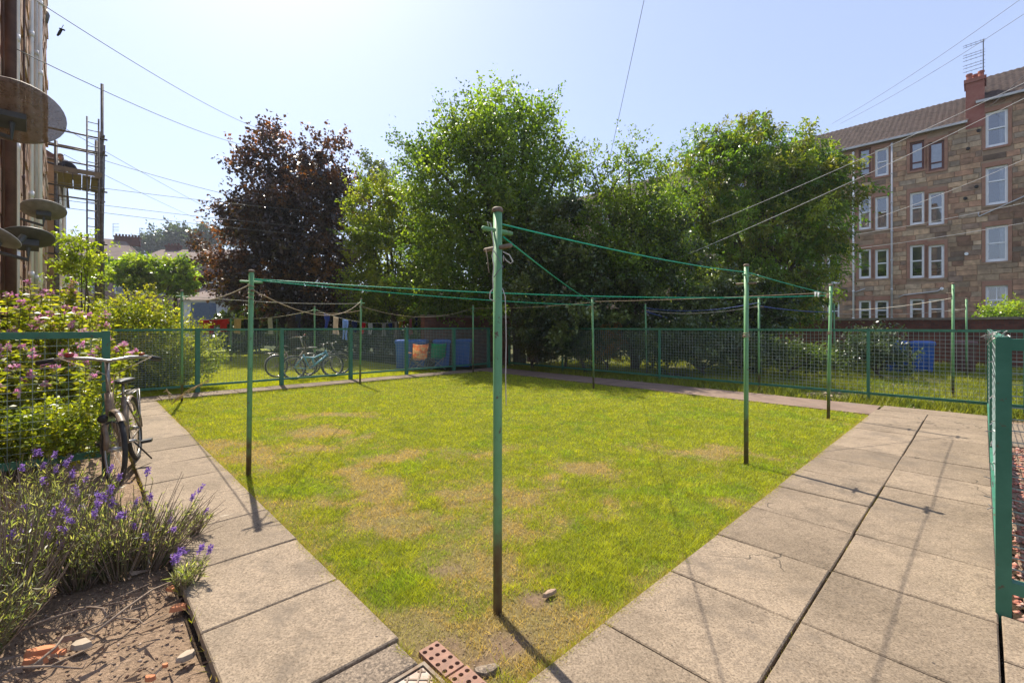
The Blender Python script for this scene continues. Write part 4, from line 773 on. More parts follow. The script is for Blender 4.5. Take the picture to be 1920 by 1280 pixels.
# ================================================================ fences
def fence(name, label, p, dirv, posts, length, mesh_h=.075, mesh_v=.075, post=.05, rail=.05, top=1.44, bot=.14, loc=None, hwire=None, wire=.0024):
    """run of wire mesh panels in a steel frame; posts: distances along the run"""
    p = Vector(p); dv = Vector(dirv).normalized(); sd = Vector((-dv.y, dv.x, 0)); t = thing(name, label, 'fence', p)
    for s in posts:
        mb = MB(); c = p+dv*s; mb.ob(c+Z*((top-.1)/2), dv*post/2, sd*post/2, Z*((top+.1)/2)); mb.ob(c+Z*(top+.004), dv*(post/2-.004), sd*(post/2-.004), Z*.004); mb.build('post', M['green'], t)
    iv = sorted(posts); segs = []
    a = 0.0
    for s in iv+[length]:
        e0 = a; e1 = s-post/2 if s in iv else length
        if e1-e0 > .1: segs.append((e0, e1))
        a = s+post/2
    for e0, e1 in segs:
        for zc in (top-rail/2-.002, bot):
            mb = MB(); mb.ob(p+dv*(e0+e1)/2+Z*zc, dv*((e1-e0)/2), sd*(rail*.46), Z*(rail/2)); mb.build('rail', M['green'], t)
        mb = MB(); z0, z1 = bot+rail/2, top-rail; n = int((e1-e0)/mesh_v); m_ = int((z1-z0)/mesh_h); wr = wire
        for i in range(1, n+1):
            s = e0+(e1-e0)*i/(n+1); mb.ob(p+dv*s+Z*((z0+z1)/2), dv*wr, sd*wr, Z*((z1-z0)/2))
        for i in range(1, m_+1):
            z_ = z0+(z1-z0)*i/(m_+1); mb.ob(p+dv*(e0+e1)/2+sd*wr*1.5+Z*z_, dv*((e1-e0)/2), sd*wr, Z*(hwire or wr))
        mb.build('wire_mesh', M['wire'], t)['kind'] = 'stuff'
    return t
fence('mesh_fence', 'near green mesh fence panel at left with pink flowers behind it', uv(.265, 6.53)-U*.03, -U, [.03], 2.6, post=.068, rail=.068, mesh_h=.075, mesh_v=.085, wire=.002)
fence('mesh_fence', 'long green mesh fence across the far left end of the lawn', uv(-1.9, 12.45), U, [.15, 2.0, 3.85, 5.64, 7.47, 9.27, 11.09, 12.65], 12.7, mesh_h=.05, mesh_v=.06, post=.09, wire=.0018, hwire=.0034)
fence('mesh_fence', 'green mesh fence along the far right side of the lawn', uv(11.51, 12.2), -V, [.05, 2.6, 6.05, 10.6, 12.7], 12.75, post=.05, wire=.0024)
fence('mesh_fence', 'green mesh fence running edge on along the right path', uv(3.56, -.075), U, [3.7, 7.85], 7.88, post=.05, wire=.0022)
fence('mesh_fence', 'close green fence post and mesh panel at the right picture edge', uv(3.49, -.045), -V, [.03], 2.0, post=.058, rail=.06, bot=.15, mesh_h=.062, mesh_v=.068, wire=.0024, top=1.435)
mb = MB(); rr = random.Random(3); c0 = uv(3.62, -.06, 1.43)
for i in range(46):
    c = c0+U*rr.uniform(-.04, .28)+Z*rr.uniform(-.02, .025)+V*rr.uniform(-.03, .04); d = Vector((rr.gauss(0, 1), rr.gauss(0, 1), rr.gauss(.3, .7))).normalized(); mb.tube([c, c+d*.018+Z*.006, c+d*.036], .0022, 5)
for i in range(26):
    c = uv(3.60+rr.uniform(0, .03), -.05+rr.uniform(-.01, .02), rr.uniform(.5, 1.42)); d = Vector((rr.gauss(-.6, .5), rr.gauss(-.3, .6), rr.gauss(0, .6))).normalized(); mb.tube([c, c+d*.03], .0025, 5)
tag(mb.build('wire_offcuts', M['galv'], None), 'bundle of frayed wire ends on top of the close right fence post', 'wire ends', kind='stuff')

# ================================================================ washing poles
POLES = {}
def wash_pole(key, base, h, label, r=.024, arms=(.11, .20), cap=True, cleat=None, lean=(0, 0), group='washing poles', rope=None, mat='pole'):
    b = Vector(base); tp = b+Vector((lean[0], lean[1], h)); t = thing('washing_pole', label, 'pole', b, group=group); mb = MB(); mb.tube([b-Z*.06, b.lerp(tp, .5), tp], r, 14); mb.build('tube', M[mat], t, smooth=True)
    if cap: mb = MB(); mb.lathe([(r*1.12, -.012), (r*1.25, -.004), (r*1.25, .006), (r*.9, .014)], tp, 14); mb.build('cap', M['rust'], t, smooth=True)
    for i, a in enumerate(arms):
        dv = (U, V)[i % 2]; c = b.lerp(tp, 1-a/h); mb = MB(); s = .105; mb.tube([c-dv*s, c-dv*(s-.008), c+dv*(s-.008), c+dv*s], [r*.42, r*.5, r*.5, r*.42], 8); mb.build('peg', M['rust'] if i else M['pole'], t, smooth=True)
    if cleat:
        c = b.lerp(tp, cleat/h); mb = MB(); mb.tube([c-U*.09, c+U*.09], r*.4, 8); mb.build('cleat', M['rust'], t, smooth=True)
        mb = MB(); pts = [c+(U*math.cos(k*.9)+V*math.sin(k*.9))*(r+.005)+Z*(.003*k-.02) for k in range(22)]+[c+U*.07-Z*.02, c+U*.09-Z*.05]; mb.tube(pts, .004, 5); mb.build('rope_wrap', M['rope_tan'], t, smooth=True)
    if rope:
        mb = MB(); c = b.lerp(tp, 1-rope/h); pts = [c+(U*math.cos(k*.8)+V*math.sin(k*.8))*(r+.006+.002*math.sin(k*2.1))-Z*(.0055*k) for k in range(30)]; mb.tube(pts, .0045, 5); pts = [pts[-1]+Vector((.004, -.004, 0))]+[pts[-1]+Vector((.05*math.sin(k), -.03*math.cos(k), -.02*k)) for k in range(1, 5)]; mb.tube(pts, .004, 5); mb.build('rope_wrap', M['rope_tan'], t, smooth=True)
    POLES[key] = (b, tp); return t
np_ = wash_pole('near', gd(933, 1140), 2.115, 'nearest green washing pole standing at the close corner of the lawn', cleat=None)
wash_pole('left', gd(466, 886), 2.06, 'green washing pole left of the nearest pole, rope wound at its top', lean=(.03, 0), rope=.12)
wash_pole('right', gd(1399, 866), 2.17, 'green washing pole on the right edge of the lawn, second from the near pole', cleat=1.39, lean=(.012, .02))
wash_pole('rfar', gd(1553, 782), 2.17, 'green washing pole at the right corner of the lawn by the path', cleat=1.38, lean=(.03, -.02))
wash_pole('back', gd(1113, 727), 2.17, 'thin green washing pole on the far right edge of the lawn', rope=.1, lean=(-.03, 0))
wash_pole('corner', gd(887, 697), 2.18, 'yellowish green washing pole at the farthest corner of the lawn')
wash_pole('lmid', gd(675, 718), 2.21, 'green washing pole at the far left edge of the lawn before the bikes', rope=.1, lean=(.03, 0))
wash_pole('lcor', gd(341, 750), 2.21, 'green washing pole at the left corner of the lawn by the straw grass')
for key, px, d, ht, lab in [('n1', 590, 15.3, 2.16, 'washing pole in the neighbouring yard behind the leaning bikes'), ('n2', 300, 11.6, 2.06, 'washing pole half hidden by the sunlit shrub at left'), ('n3', 793, 19.8, 2.1, 'washing pole behind the orange camping chair'), ('n4', 433, 19.8, 1.86, 'washing pole between the red washing and beige towel'),
    ('r1', 1213, 13.4, 2.16, 'leaning washing pole behind the far right fence by the grey shrub'), ('r2', 1423, 10.6, 2.15, 'washing pole just behind the right fence, left of the corner pole'), ('r3', 1787, 9.5, 2.39, 'tall washing pole in the weedy yard near the close right post'), ('r4', 1812, 13.2, 2.3, 'washing pole in front of the brown bin at right'), ('r5', 1360, 20, 2.1, 'far washing pole in the shade under the rowan'), ('r6', 1564, 16, 2.3, 'dark washing pole behind the lawn corner pole'), ('n5', 519, 23, 1.9, 'far washing pole under the copper maple')]:
    wash_pole(key, Vector(((px-CX)/F*d, d, -.04)), ht+.04, lab, group='washing poles in the yards beyond', arms=(.12, .2), lean=(-.05, 0) if key == 'r1' else (0, 0))
# ropes
def rope(name, label, p, q, sag, m, r=.0045, cat='rope', group=None, n=24):
    mb = MB(); mb.tube(catenary(p, q, sag, n), r, 6); return tag(mb.build(name, M[m], None, smooth=True), label, cat, group)
def P_(k, drop, off=(0, 0)): b, t = POLES[k]; return t-Z*drop+Vector((off[0], off[1], 0))
WL = 'washing_line'
rope(WL, 'green washing line from the nearest pole to the right edge pole', P_('near', .075, (.024, .0)), P_('right', .075, (-.02, -.01)), .03, 'rope_green', .0042)
rope(WL, 'green washing line from the right edge pole on to the corner pole', P_('right', .075, (.02, .01)), P_('rfar', .15, (-.2, -.18)), .01, 'rope_green', .0045)
rope(WL, 'green washing line slanting from the nearest pole to the thin back pole', P_('near', .14, (.03, .01)), P_('back', .06, (-.02, -.02)), .04, 'rope_green', .0042)
rope(WL, 'upper green washing line from the left pole to the corner pole', P_('left', .08, (.03, .0)), P_('rfar', .17, (-.02, -.02)), .10, 'rope_green', .0055)
rope(WL, 'lower green washing line from the left pole to the thin back pole', P_('left', .09, (.03, .01)), P_('back', .16, (-.02, -.02)), .05, 'rope_green', .0055)
rope(WL, 'sagging tan washing line from the left pole to the far left pole', P_('left', .2, (.02, .02)), P_('lmid', .08, (-.02, -.02)), .30, 'rope_tan', .006)
rope(WL, 'taut pale washing line between the two far left poles', P_('lcor', .1, (.02, .02)), P_('lmid', .12, (-.02, -.02)), .06, 'rope_pale', .006)
rope(WL, 'pale washing line from the left pole to the left corner pole', P_('left', .13, (-.02, .02)), P_('lcor', .12, (.02, -.02)), .12, 'rope_pale', .0055)
rope(WL, 'sagging line from the far left pole to the farthest corner pole', P_('lmid', .2, (.02, .02)), P_('corner', .1, (-.02, -.02)), .28, 'rope_tan', .006)
rope(WL, 'tan line from the farthest corner pole to the thin back pole', P_('corner', .1, (.02, -.02)), P_('back', .1, (-.02, .02)), .05, 'rope_tan', .006)
rope(WL, 'tan line from the thin back pole to the lawn corner pole', P_('back', .08, (.02, -.02)), P_('rfar', .12, (-.02, .02)), .02, 'rope_tan', .005)
rope(WL, 'dark blue line behind the far right fence, upper of three', P_('r1', .12), P_('r2', .10), .14, 'rope_blue', .008)
rope(WL, 'white line behind the far right fence below the blue one', P_('r1', .2), P_('r2', .18), .13, 'rope_pale', .007)
rope(WL, 'dark blue line hanging low in the shade under the rowan', P_('r1', .22), P_('r5', .22), .25, 'rope_blue', .012)
rope(WL, 'blue line from the fence pole towards the dark pole at right', P_('r2', .18), P_('r6', .3), .05, 'rope_blue', .009)
rope(WL, 'white line strung from the dark pole to the tall weedy yard pole', P_('r6', .2), P_('r3', .3), .1, 'rope_pale', .006)
rope(WL, 'white line strung from the dark pole to the brown bin pole', P_('r6', .35), P_('r4', .3), .1, 'rope_pale', .007)
LA = (at(330, 599, 20.6), P_('n4', .02)); LB_ = (P_('n4', .03), P_('n1', .12)); LC = (P_('n1', .1), P_('n3', .1)); LD = (P_('n1', .2), P_('lmid', .3))
rope(WL, 'line carrying the red washing in the neighbouring yard', LA[0], LA[1], .04, 'rope_pale', .008); rope(WL, 'line carrying the beige towel and dark clothes', LB_[0], LB_[1], .12, 'rope_pale', .008)
rope(WL, 'line carrying small clothes in front of the bin store', LC[0], LC[1], .42, 'rope_pale', .008); rope(WL, 'short empty tan line beside the small clothes', LD[0], LD[1], .06, 'rope_tan', .007)
# loose strings on the near pole
b, tp = POLES['near']; k_ = lambda px, py, d=2.36: at(px, py, d)
for lab, pts, m, r_ in [('white string wound down the left side of the nearest pole', [(916, 424), (914, 416), (920, 419), (923, 440), (926, 460), (923, 480), (926, 500), (924, 520), (925, 540), (919, 548), (918, 560), (928, 565)], 'rope_pale', .0032),
    ('white string loop sticking out right of the nearest pole', [(943, 472), (955, 478), (962, 490), (957, 494), (948, 487), (944, 478), (944, 490)], 'rope_pale', .0032),
    ('pale string end dangling beside the nearest pole', [(942, 540), (947, 556), (948, 580), (949, 640), (948, 700), (949, 760)], 'rope_pale', .0028),
    ('grey cord crossing the front of the nearest pole', [(926, 470), (935, 485), (943, 500), (934, 508), (926, 520)], 'cable', .0025), ('thin tan cord hanging from the lower peg of the nearest pole', [(911, 466), (914, 485), (916, 505), (917, 512)], 'rope_tan', .002)]:
    mb = MB(); q = [k_(*p) for p in pts]; mb.tube(q, r_, 6); tag(mb.build('loose_string', M[m], None, smooth=True), lab, 'string')
for i, (k, dr, off) in enumerate([('rfar', .14, (-.16, -.14)), ('rfar', .14, (-.11, -.1)), ('rfar', .14, (-.45, -.36)), ('rfar', .14, (-.55, -.44))]):
    p = P_(k, dr+.01, off); mb = MB(); mb.ob(p-Z*.03+Vector((.004, 0, 0)), (.005, 0, 0), (0, .005, 0), (.006, 0, .04)); mb.ob(p-Z*.03-Vector((.008, 0, 0)), (.005, 0, 0), (0, .005, 0), (-.006, 0, .04)); tag(mb.build('clothes_peg', M['rope_tan'] if i < 2 else M['white'], None), ['brown clothes peg nearest the lawn corner pole', 'brown clothes peg second from the lawn corner pole', 'white clothes peg third from the lawn corner pole', 'white clothes peg furthest from the lawn corner pole'][i], 'clothes peg', 'clothes pegs on the line')

# ================================================================ overhead wires
OW = 'overhead_wire'
for lab, p, q, sag, m, r_ in [
    ('highest overhead wire from the left building with a scrap hanging on it', at(20, -30, 7.5), at(500, 247, 23), .25, 'cable', .008), ('second overhead wire from the left building towards the copper maple', at(14, 84, 7), at(500, 280, 24), .3, 'cable', .008),
    ('overhead wire from the scaffold to the copper maple', at(180, 296, 18), at(650, 405, 26), .3, 'cable', .011), ('upper of three level wires left of the copper maple', at(95, 340, 16), at(660, 402, 24), .1, 'cable', .010), ('middle of three level wires left of the copper maple', at(95, 372, 16), at(660, 432, 24), .1, 'cable', .010), ('lowest of three level wires left of the copper maple', at(95, 386, 16), at(660, 447, 24), .1, 'cable', .010),
    ('faint wire slanting down behind the scaffold ladder', at(120, 240, 20), at(470, 430, 60), .2, 'cable', .012), ('faint wire slanting down below the scaffold boards', at(120, 290, 20), at(420, 430, 60), .2, 'cable', .012),
    ('single steep wire running up from the sparse tree', at(1212, -20, 14), at(1138, 320, 22), .05, 'cable', .009),
    ('upper faint wire at top right of the sky', at(1960, -35, 22), at(1560, 232, 40), .3, 'cable', .012), ('lower faint wire at top right of the sky', at(1960, 0, 22), at(1575, 232, 40), .3, 'cable', .012), ('thin wire from the chimney to the right edge', at(1850, 205, 27), at(1980, 80, 20), .1, 'cable', .010),
    ('upper long pale line crossing the rowan to the right edge', at(1990, 122, 11), at(1330, 420, 15), .1, 'cable_pale', .007), ('lower long pale line crossing the rowan to the right edge', at(1990, 150, 10.6), at(1262, 488, 15), .12, 'cable_pale', .007),
    ('pale line across the second floor windows of the tenement', at(1990, 268, 20), at(1640, 410, 28), .15, 'cable_pale', .009), ('pale line across the first floor windows of the tenement', at(1990, 365, 18), at(1570, 445, 22), .1, 'cable_pale', .008), ('lower pale line across the tenement below the first floor windows', at(1990, 405, 18), at(1570, 470, 22), .1, 'cable_pale', .009)]:
    rope(OW, lab, p, q, sag, m, r_, 'wire', n=30)
p = at(119, 47, 10.6); mb = MB(); e = at(112, 60, 10.6); mb.tube([p, p.lerp(e, .6), at(114, 54, 10.6)], .006, 5); mb.ob(at(112, 61, 10.6), (at(115, 56, 10.6)-at(110, 66, 10.6))/2, Vector((.03, 0, .02)), Vector((0, .02, 0))); mb.bar(at(112, 54, 10.6), at(121, 57, 10.6), .03); tag(mb.build('hanging_scrap', M['dark'], None), 'small dark scrap dangling from the highest wire', 'scrap')

# ================================================================ satellite dishes
t_ = NT('perforated_dish'); tr = t_.n('ShaderNodeBsdfTransparent'); di = t_.bsdf(t_.ramp(t_.noise(25, 6), [(.35, (.20, .15, .125)), (.65, (.13, .08, .055))]), .6); mx = t_.n('ShaderNodeMixShader'); mx.inputs[0].default_value = .7; t_.l(tr.outputs[0], mx.inputs[1]); t_.l(di.outputs[0], mx.inputs[2]); M['perf'] = t_.fin(mx)
M['dish'] = pm('grey_dish', (.24, .235, .225), (.17, .165, .155), 10, .6); M['dish_dark'] = pm('dark_dish', (.075, .08, .075), (.05, .054, .05), 10, .5)
def dish(label, px, py, d, rad, nrm, m, arm_d, asp=1.0):
    c = at(px, py, d); n = Vector(nrm).normalized(); t = thing('satellite_dish', label, 'satellite dish', c); e1 = n.cross(Z).normalized(); e2 = n.cross(e1); mb = MB(); nr, ns = 8, 36; vs_ = []; fs = []
    for layer in (0, .012):
        for i in range(nr+1):
            q = i/nr
            for j in range(ns): a = 2*math.pi*j/ns; vs_.append(c+(e1*math.cos(a)+e2*math.sin(a)*asp)*rad*max(q, .02)+n*(rad*.22*(q*q-1)+layer))
    w0 = (nr+1)*ns
    for i in range(nr):
        for j in range(ns):
            k = (j+1) % ns; fs.append((i*ns+j, (i+1)*ns+j, (i+1)*ns+k, i*ns+k)); fs.append((w0+i*ns+j, w0+i*ns+k, w0+(i+1)*ns+k, w0+(i+1)*ns+j))
    for j in range(ns): k = (j+1) % ns; fs.append((nr*ns+j, w0+nr*ns+j, w0+nr*ns+k, nr*ns+k))
    mb.add(vs_, fs); mb.build('reflector', M[m], t, smooth=True)
    bk = c-n*rad*.22; wl = c-U*(c.dot(U)-UL); wl.z -= .05; mb = MB(); mb.tube([bk, bk-n*.1, Vector((bk.x, bk.y, bk.z))-n*.12-Z*.12, wl-Z*.1], .022, 8); mb.ob(bk-n*.05, e1*.09, e2*.07, n*.04); mb.build('mount', M['dish_dark'], t)
    tip = c+n*rad*.75+e2*rad*arm_d; mb = MB(); mb.tube([c+e2*rad*.9*arm_d/abs(arm_d), tip], .012, 6); mb.tube([tip, tip-n*.1], .03, 8); mb.build('receiver_arm', M['dish_dark'], t); return t
dish('large rusty perforated satellite dish highest on the left wall', 24, 210, 4.2, .36, (-.42, .42, .80), 'perf', .9, .95)
dish('pale grey satellite dish in the middle of the left wall', 82, 394, 7.9, .295, (-.30, .30, .90), 'dish', .9)
dish('dark green grey satellite dish lowest on the left wall', 53, 446, 5.5, .235, (-.30, .28, .90), 'dish_dark', .9)
dish('small satellite dish cut by the left picture edge', -14, 440, 4.6, .22, (.1, .5, .85), 'dish', .9)

# ================================================================ scaffold
def LS(px, py, u_off):                                   # point above the strip beside the left building
    r = (px-CX)/F; d = u_off/(r*A+B); return at(px, py, d)
sc_ = thing('scaffold_tower', 'steel scaffold tower with ladder against the left building', 'scaffold', uv(.2, 24, -.1))
vA, vB, ui, uo = 23.2, 25.2, -.62, .62
M['scaf'] = pm('scaffold_tube', (.20, .18, .16), (.10, .085, .075), 10, .5, metal=.4)
zt = 10.6
def st(p, q, nm='scaffold_tube', r=.034): mb = MB(); mb.tube([p, q], r, 8); return mb.build(nm, M['scaf'], sc_, smooth=True)
for (uu, vv, top) in ((ui, vA, 8.2), (uo, vA, 10.7), (ui, vB, 8.2), (uo, vB, 9.5), (uo-.12, vB+.3, 9.2)): st(uv(uu, vv, -.1), uv(uu, vv, top), 'standard', .05)
for z_ in (2.0, 2.35, 4.1, 4.6, 6.6, 8.0, 8.6): st(uv(ui-.3, vA-.04, z_), uv(uo+.15, vA-.04, z_), 'ledger'); st(uv(ui-.3, vB-.04, z_+.03), uv(uo+.15, vB-.04, z_+.03), 'ledger'); st(uv(uo+.04, vA-.3, z_+.06), uv(uo+.04, vB+.4, z_+.06), 'transom')
st(uv(uo+.06, vA, 2.2), uv(uo+.06, vB, 6.4), 'brace'); st(uv(uo+.06, vB, 4.1), uv(uo+.06, vA, 8.4), 'brace')
for z_ in np.arange(.6, 10.5, .55):
    mb = MB(); mb.tube([uv(uo, vA, z_), uv(uo, vA, z_+.09)], .048, 8); mb.build('coupler', M['rust'], sc_)
M['board'] = pm('scaffold_board', (.27, .20, .145), (.20, .15, .11), 6, .9)
for i in range(5): mb = MB(); a = ui-.05+i*.245; mb.ubox(a+.005, a+.235, vA-.25, vB+.25, 7.02, 7.07); mb.build('board', M['board'], sc_)
mb = MB(); mb.ubox(ui-.05, uo, vA-.27, vA-.255, 7.08, 7.25); mb.build('toe_board', M['board'], sc_)
lx0, lx1 = .20, .52
for a in (lx0, lx1): st(uv(a, vA-.35, 0), uv(a, vA-.12, 9.3), 'ladder_stile', .026)
for i in range(30): z_ = .4+i*.3; vv = vA-.35+.23*z_/9.3; st(uv(lx0, vv, z_), uv(lx1, vv, z_), 'ladder_rung', .016)

# ================================================================ person on the scaffold
pb = uv(-.15, 24.1, 7.07); per = thing('person', 'person in dark jacket and brown cap crouching on the scaffold boards', 'person', pb)
def skin(name, joints, edges, m, parent, root=0, sub=2):
    bm = bmesh.new(); lay = bm.verts.layers.skin.verify(); vs_ = []
    for i, (p, rr_) in enumerate(joints):
        v_ = bm.verts.new(p); v_[lay].radius = rr_ if isinstance(rr_, tuple) else (rr_, rr_); v_[lay].use_root = (i == root); vs_.append(v_)
    for a, b2 in edges: bm.edges.new((vs_[a], vs_[b2]))
    me = bpy.data.meshes.new(name); bm.to_mesh(me); bm.free(); o = link(name, me, m, parent)
    o.modifiers.new('Skin', 'SKIN'); sd = o.modifiers.new('Subdivision', 'SUBSURF'); sd.levels = sd.render_levels = sub
    return o
fw = -U; sd_ = V; J = lambda a, b, c: tuple(fw*a+sd_*b+Z*c)
joints = [(J(-.12, 0, .32), (.15, .13)), (J(0, 0, .48), (.14, .12)), (J(.18, 0, .62), (.17, .13)), (J(.27, 0, .70), .055), (J(.30, .2, .62), .065), (J(.52, .22, .55), .048), (J(.74, .2, .58), .036), (J(.82, .2, .58), .03), (J(.26, -.2, .6), .065), (J(.34, -.24, .36), .048), (J(.44, -.2, .14), .036), (J(.48, -.2, .07), .032),
    (J(-.05, .12, .26), .095), (J(.26, .13, .16), .075), (J(-.08, .13, .07), .055), (J(-.2, .13, .05), .045), (J(-.05, -.12, .26), .095), (J(.26, -.13, .16), .075), (J(-.08, -.13, .07), .055), (J(-.2, -.13, .05), .045)]
skin('body', joints, [(0, 1), (1, 2), (2, 3), (2, 4), (4, 5), (5, 6), (6, 7), (2, 8), (8, 9), (9, 10), (10, 11), (0, 12), (12, 13), (13, 14), (14, 15), (0, 16), (16, 17), (17, 18), (18, 19)], pm('navy_workwear', (.025, .03, .05), (.04, .045, .07), 10, .9), per)
hc = fw*.36+Z*.80; mb = MB(); mb.lathe([(.02, -.12), (.06, -.1), (.082, -.03), (.085, .03), (.07, .08), (.03, .105)], hc, 14, Z+fw*.35); mb.ob(hc+fw*.10-Z*.02, fw*.02, sd_*.012, Z*.02); mb.ob(hc+sd_*.088, fw*.018, sd_*.01, Z*.03); mb.ob(hc-sd_*.088, fw*.018, sd_*.01, Z*.03); mb.build('head', pm('skin', (.42, .25, .18), (.38, .22, .16), 10, .6), per, local=True, smooth=True)
mb = MB(); mb.lathe([(.095, .03), (.1, .05), (.092, .1), (.05, .13), (.01, .135)], hc, 14, Z+fw*.35); mb.ob(hc+fw*.13+Z*.02, fw*.06, sd_*.07, Z*.008); mb.build('cap', pm('brown_cap', (.16, .09, .05), (.12, .07, .04), 10, .9), per, local=True, smooth=True)

# ================================================================ bicycles
M['tyre'] = pm('tyre_rubber', (.022, .021, .02), (.04, .037, .033), 20, .75); M['steel'] = pm('bike_steel', (.42, .40, .37), (.24, .21, .18), 10, .35, .02, metal=.7); M['black'] = pm('black_plastic', (.02, .02, .021), (.032, .031, .03), 12, .5)
def circ(c, r, n=40, ax=Vector((0, 1, 0))): c = Vector(c); return [c+Vector((math.cos(2*math.pi*i/n)*r, 0, math.sin(2*math.pi*i/n)*r)) for i in range(n)]
def bike(label, loc, rz, lean, frame_m, fork_m, Rw=.34, wb=1.05, style='city', steer=0.0, saddle_m='black', tyre_r=.02, group=None):
    """local: rear axle over x=0, front axle x=wb, y left, z up"""
    t = thing('bicycle', label, 'bicycle', loc, rz, group); t.rotation_euler = (lean, 0, rz); b_ = lambda mb, n, m, p=t, s=True: mb.build(n, m, p, local=True, smooth=s)
    ht, hb = Vector((wb-.20, 0, .86 if style == 'city' else .80)), Vector((wb-.13, 0, .62)); ra, fa = Vector((0, 0, Rw)), Vector((wb, 0, Rw)); bb = Vector((.44, 0, .29)); stp = Vector((.27, 0, .74 if style == 'city' else .70)); axis = (hb-ht).normalized(); rot = Matrix.Translation(hb) @ Matrix.Rotation(steer, 4, axis) @ Matrix.Translation(-hb)
    S = lambda p: rot @ Vector(p)
    for c, fr in ((ra, 0), (fa, 1)):
        f_ = S if fr else (lambda p: Vector(p)); mb = MB(); mb.tube([f_(p) for p in circ(c, Rw-tyre_r)], tyre_r*1.1, 8, closed=True); wl = b_(mb, 'wheel', M['tyre'])
        mb = MB(); mb.tube([f_(p) for p in circ(c, Rw-tyre_r*2.1)], tyre_r*.55, 6, closed=True); b_(mb, 'rim', M['steel'], wl)
        mb = MB()
        for i in range(28):
            a = 2*math.pi*i/28; s_ = .025 if i % 2 else -.025; mb.tube([f_(c+Vector((.02*math.cos(a+.8), s_, .02*math.sin(a+.8)))), f_(c+Vector((math.cos(a)*(Rw-tyre_r*2.3), 0, math.sin(a)*(Rw-tyre_r*2.3))))], .0016, 3, cap=False)
        b_(mb, 'spokes', M['steel'], wl); mb = MB(); mb.tube([f_(c+Vector((0, -.05, 0))), f_(c+Vector((0, .05, 0)))], .022, 10); b_(mb, 'hub', M['steel'], wl)
        if style == 'city':
            mb = MB(); a0, a1 = (.15, 3.3) if not fr else (.9, 3.4); pts = [f_(c+Vector((math.cos(a0+(a1-a0)*i/14)*(Rw+.022), 0, math.sin(a0+(a1-a0)*i/14)*(Rw+.022)))) for i in range(15)]
            vs_, fs = [], []
            for i, p in enumerate(pts):
                o = (p-f_(c)).normalized(); yy = (f_(c+Vector((0, 1, 0)))-f_(c))
                for w_, dp in ((-.028, -.016), (-.016, 0), (.016, 0), (.028, -.016)): vs_.append(p+yy*w_+o*dp)
                if i: k = (i-1)*4; fs += [(k+j, k+j+1, k+j+5, k+j+4) for j in range(3)]
            mb.add(vs_, fs); b_(mb, 'mudguard', fork_m)
    mb = MB(); rr_ = .025 if style == 'city' else .021
    if style == 'city': mb.tube([hb+Z*.05, Vector((.62, 0, .42)), bb], rr_*1.25, 10); mb.tube([ht.lerp(hb, .35), Vector((.66, 0, .56)), stp.lerp(bb, .62)], rr_, 10)
    else: mb.tube([hb+Z*.05, bb], rr_*1.5, 10); mb.tube([ht.lerp(hb, .3), Vector((.58, 0, .60)), stp-Z*.08], rr_*1.2, 10); mb.tube([Vector((.52, 0, .6)), Vector((.56, 0, .42))], .03, 8)
    mb.tube([stp, bb], rr_, 10); mb.tube([ht, hb], rr_*1.4, 12)
    for s_ in (-1, 1): mb.tube([ra+Vector((0, .055*s_, 0)), bb+Vector((-.04, .035*s_, 0))], .010, 8); mb.tube([ra+Vector((0, .055*s_, 0)), stp+Vector((0, .02*s_, -.05))], .009, 8)
    b_(mb, 'frame', frame_m); mb = MB()
    for s_ in (-1, 1): mb.tube([S(hb), S(hb+Vector((.01, .05*s_, -.03))), S(fa+Vector((-.02, .052*s_, .12))), S(fa+Vector((0, .052*s_, 0)))], .02 if style == 'city' else .017, 8)
    b_(mb, 'fork', fork_m)
    mb = MB(); hz = 1.17 if style == 'city' else .98; top = ht+(ht-hb).normalized()*(hz-ht.z); mb.tube([ht, top], .02, 10); mb.tube([S(top), S(top+Vector((.06, 0, .01)))], .018, 8); b_(mb, 'stem', M['steel'])
    mb = MB(); hw = .44 if style == 'city' else .31; sw = -.16 if style == 'city' else -.04; c = top+Vector((.06, 0, .01)); pts = [c+Vector((sw, -hw, -.0)), c+Vector((sw*.45, -hw*.72, .03)), c+Vector((.01, -hw*.35, .03)), c, c+Vector((.01, hw*.35, .03)), c+Vector((sw*.45, hw*.72, .03)), c+Vector((sw, hw, 0))]; mb.tube([S(p) for p in pts], .015 if style == 'city' else .012, 10); hbr = b_(mb, 'handlebar', M['steel'])
    for s_ in (0, 1):
        p, q = (pts[0], pts[1]) if s_ == 0 else (pts[6], pts[5]); d_ = (q-p).normalized(); mb = MB(); mb.tube([S(p-d_*.03), S(p-d_*.02), S(p+d_*.1), S(p+d_*.105)], [.016, .022, .022, .016], 10); b_(mb, 'grip', M['black'], hbr)
        mb = MB(); e = p+d_*.14; mb.tube([S(e), S(e+Vector((.05, 0, -.03))), S(p+Vector((.06, 0, -.03)))], .006, 6); b_(mb, 'brake_lever', M['black'], hbr)
        mb = MB(); mb.tube([S(e), S(e+Vector((.11, 0, .0))), S(top+Vector((.12, .03*(1 if s_ else -1), -.12))), S(hb+Vector((.06, 0, .12))), hb+Vector((.02, 0, 0))], .004, 6); b_(mb, 'brake_cable', M['rope_tan'] if style == 'city' else M['black'], hbr)
    if style == 'city':
        mb = MB(); p = pts[1].lerp(pts[2], .3); mb.lathe([(.02, 0), (.035, .012), (.034, .03), (.02, .042), (.004, .044)], S(p+Z*.015), 14); o = b_(mb, 'bell', pm('red_bell', (.30, .035, .04), (.24, .03, .035), 9, .35)); 
        mb = MB(); p = pts[5].lerp(pts[4], .3); mb.lathe([(.016, 0), (.026, .01), (.024, .022), (.004, .03)], S(p+Z*.015), 12); b_(mb, 'orange_bell', pm('orange_bell', (.4, .10, .04), (.3, .08, .04), 9, .4))
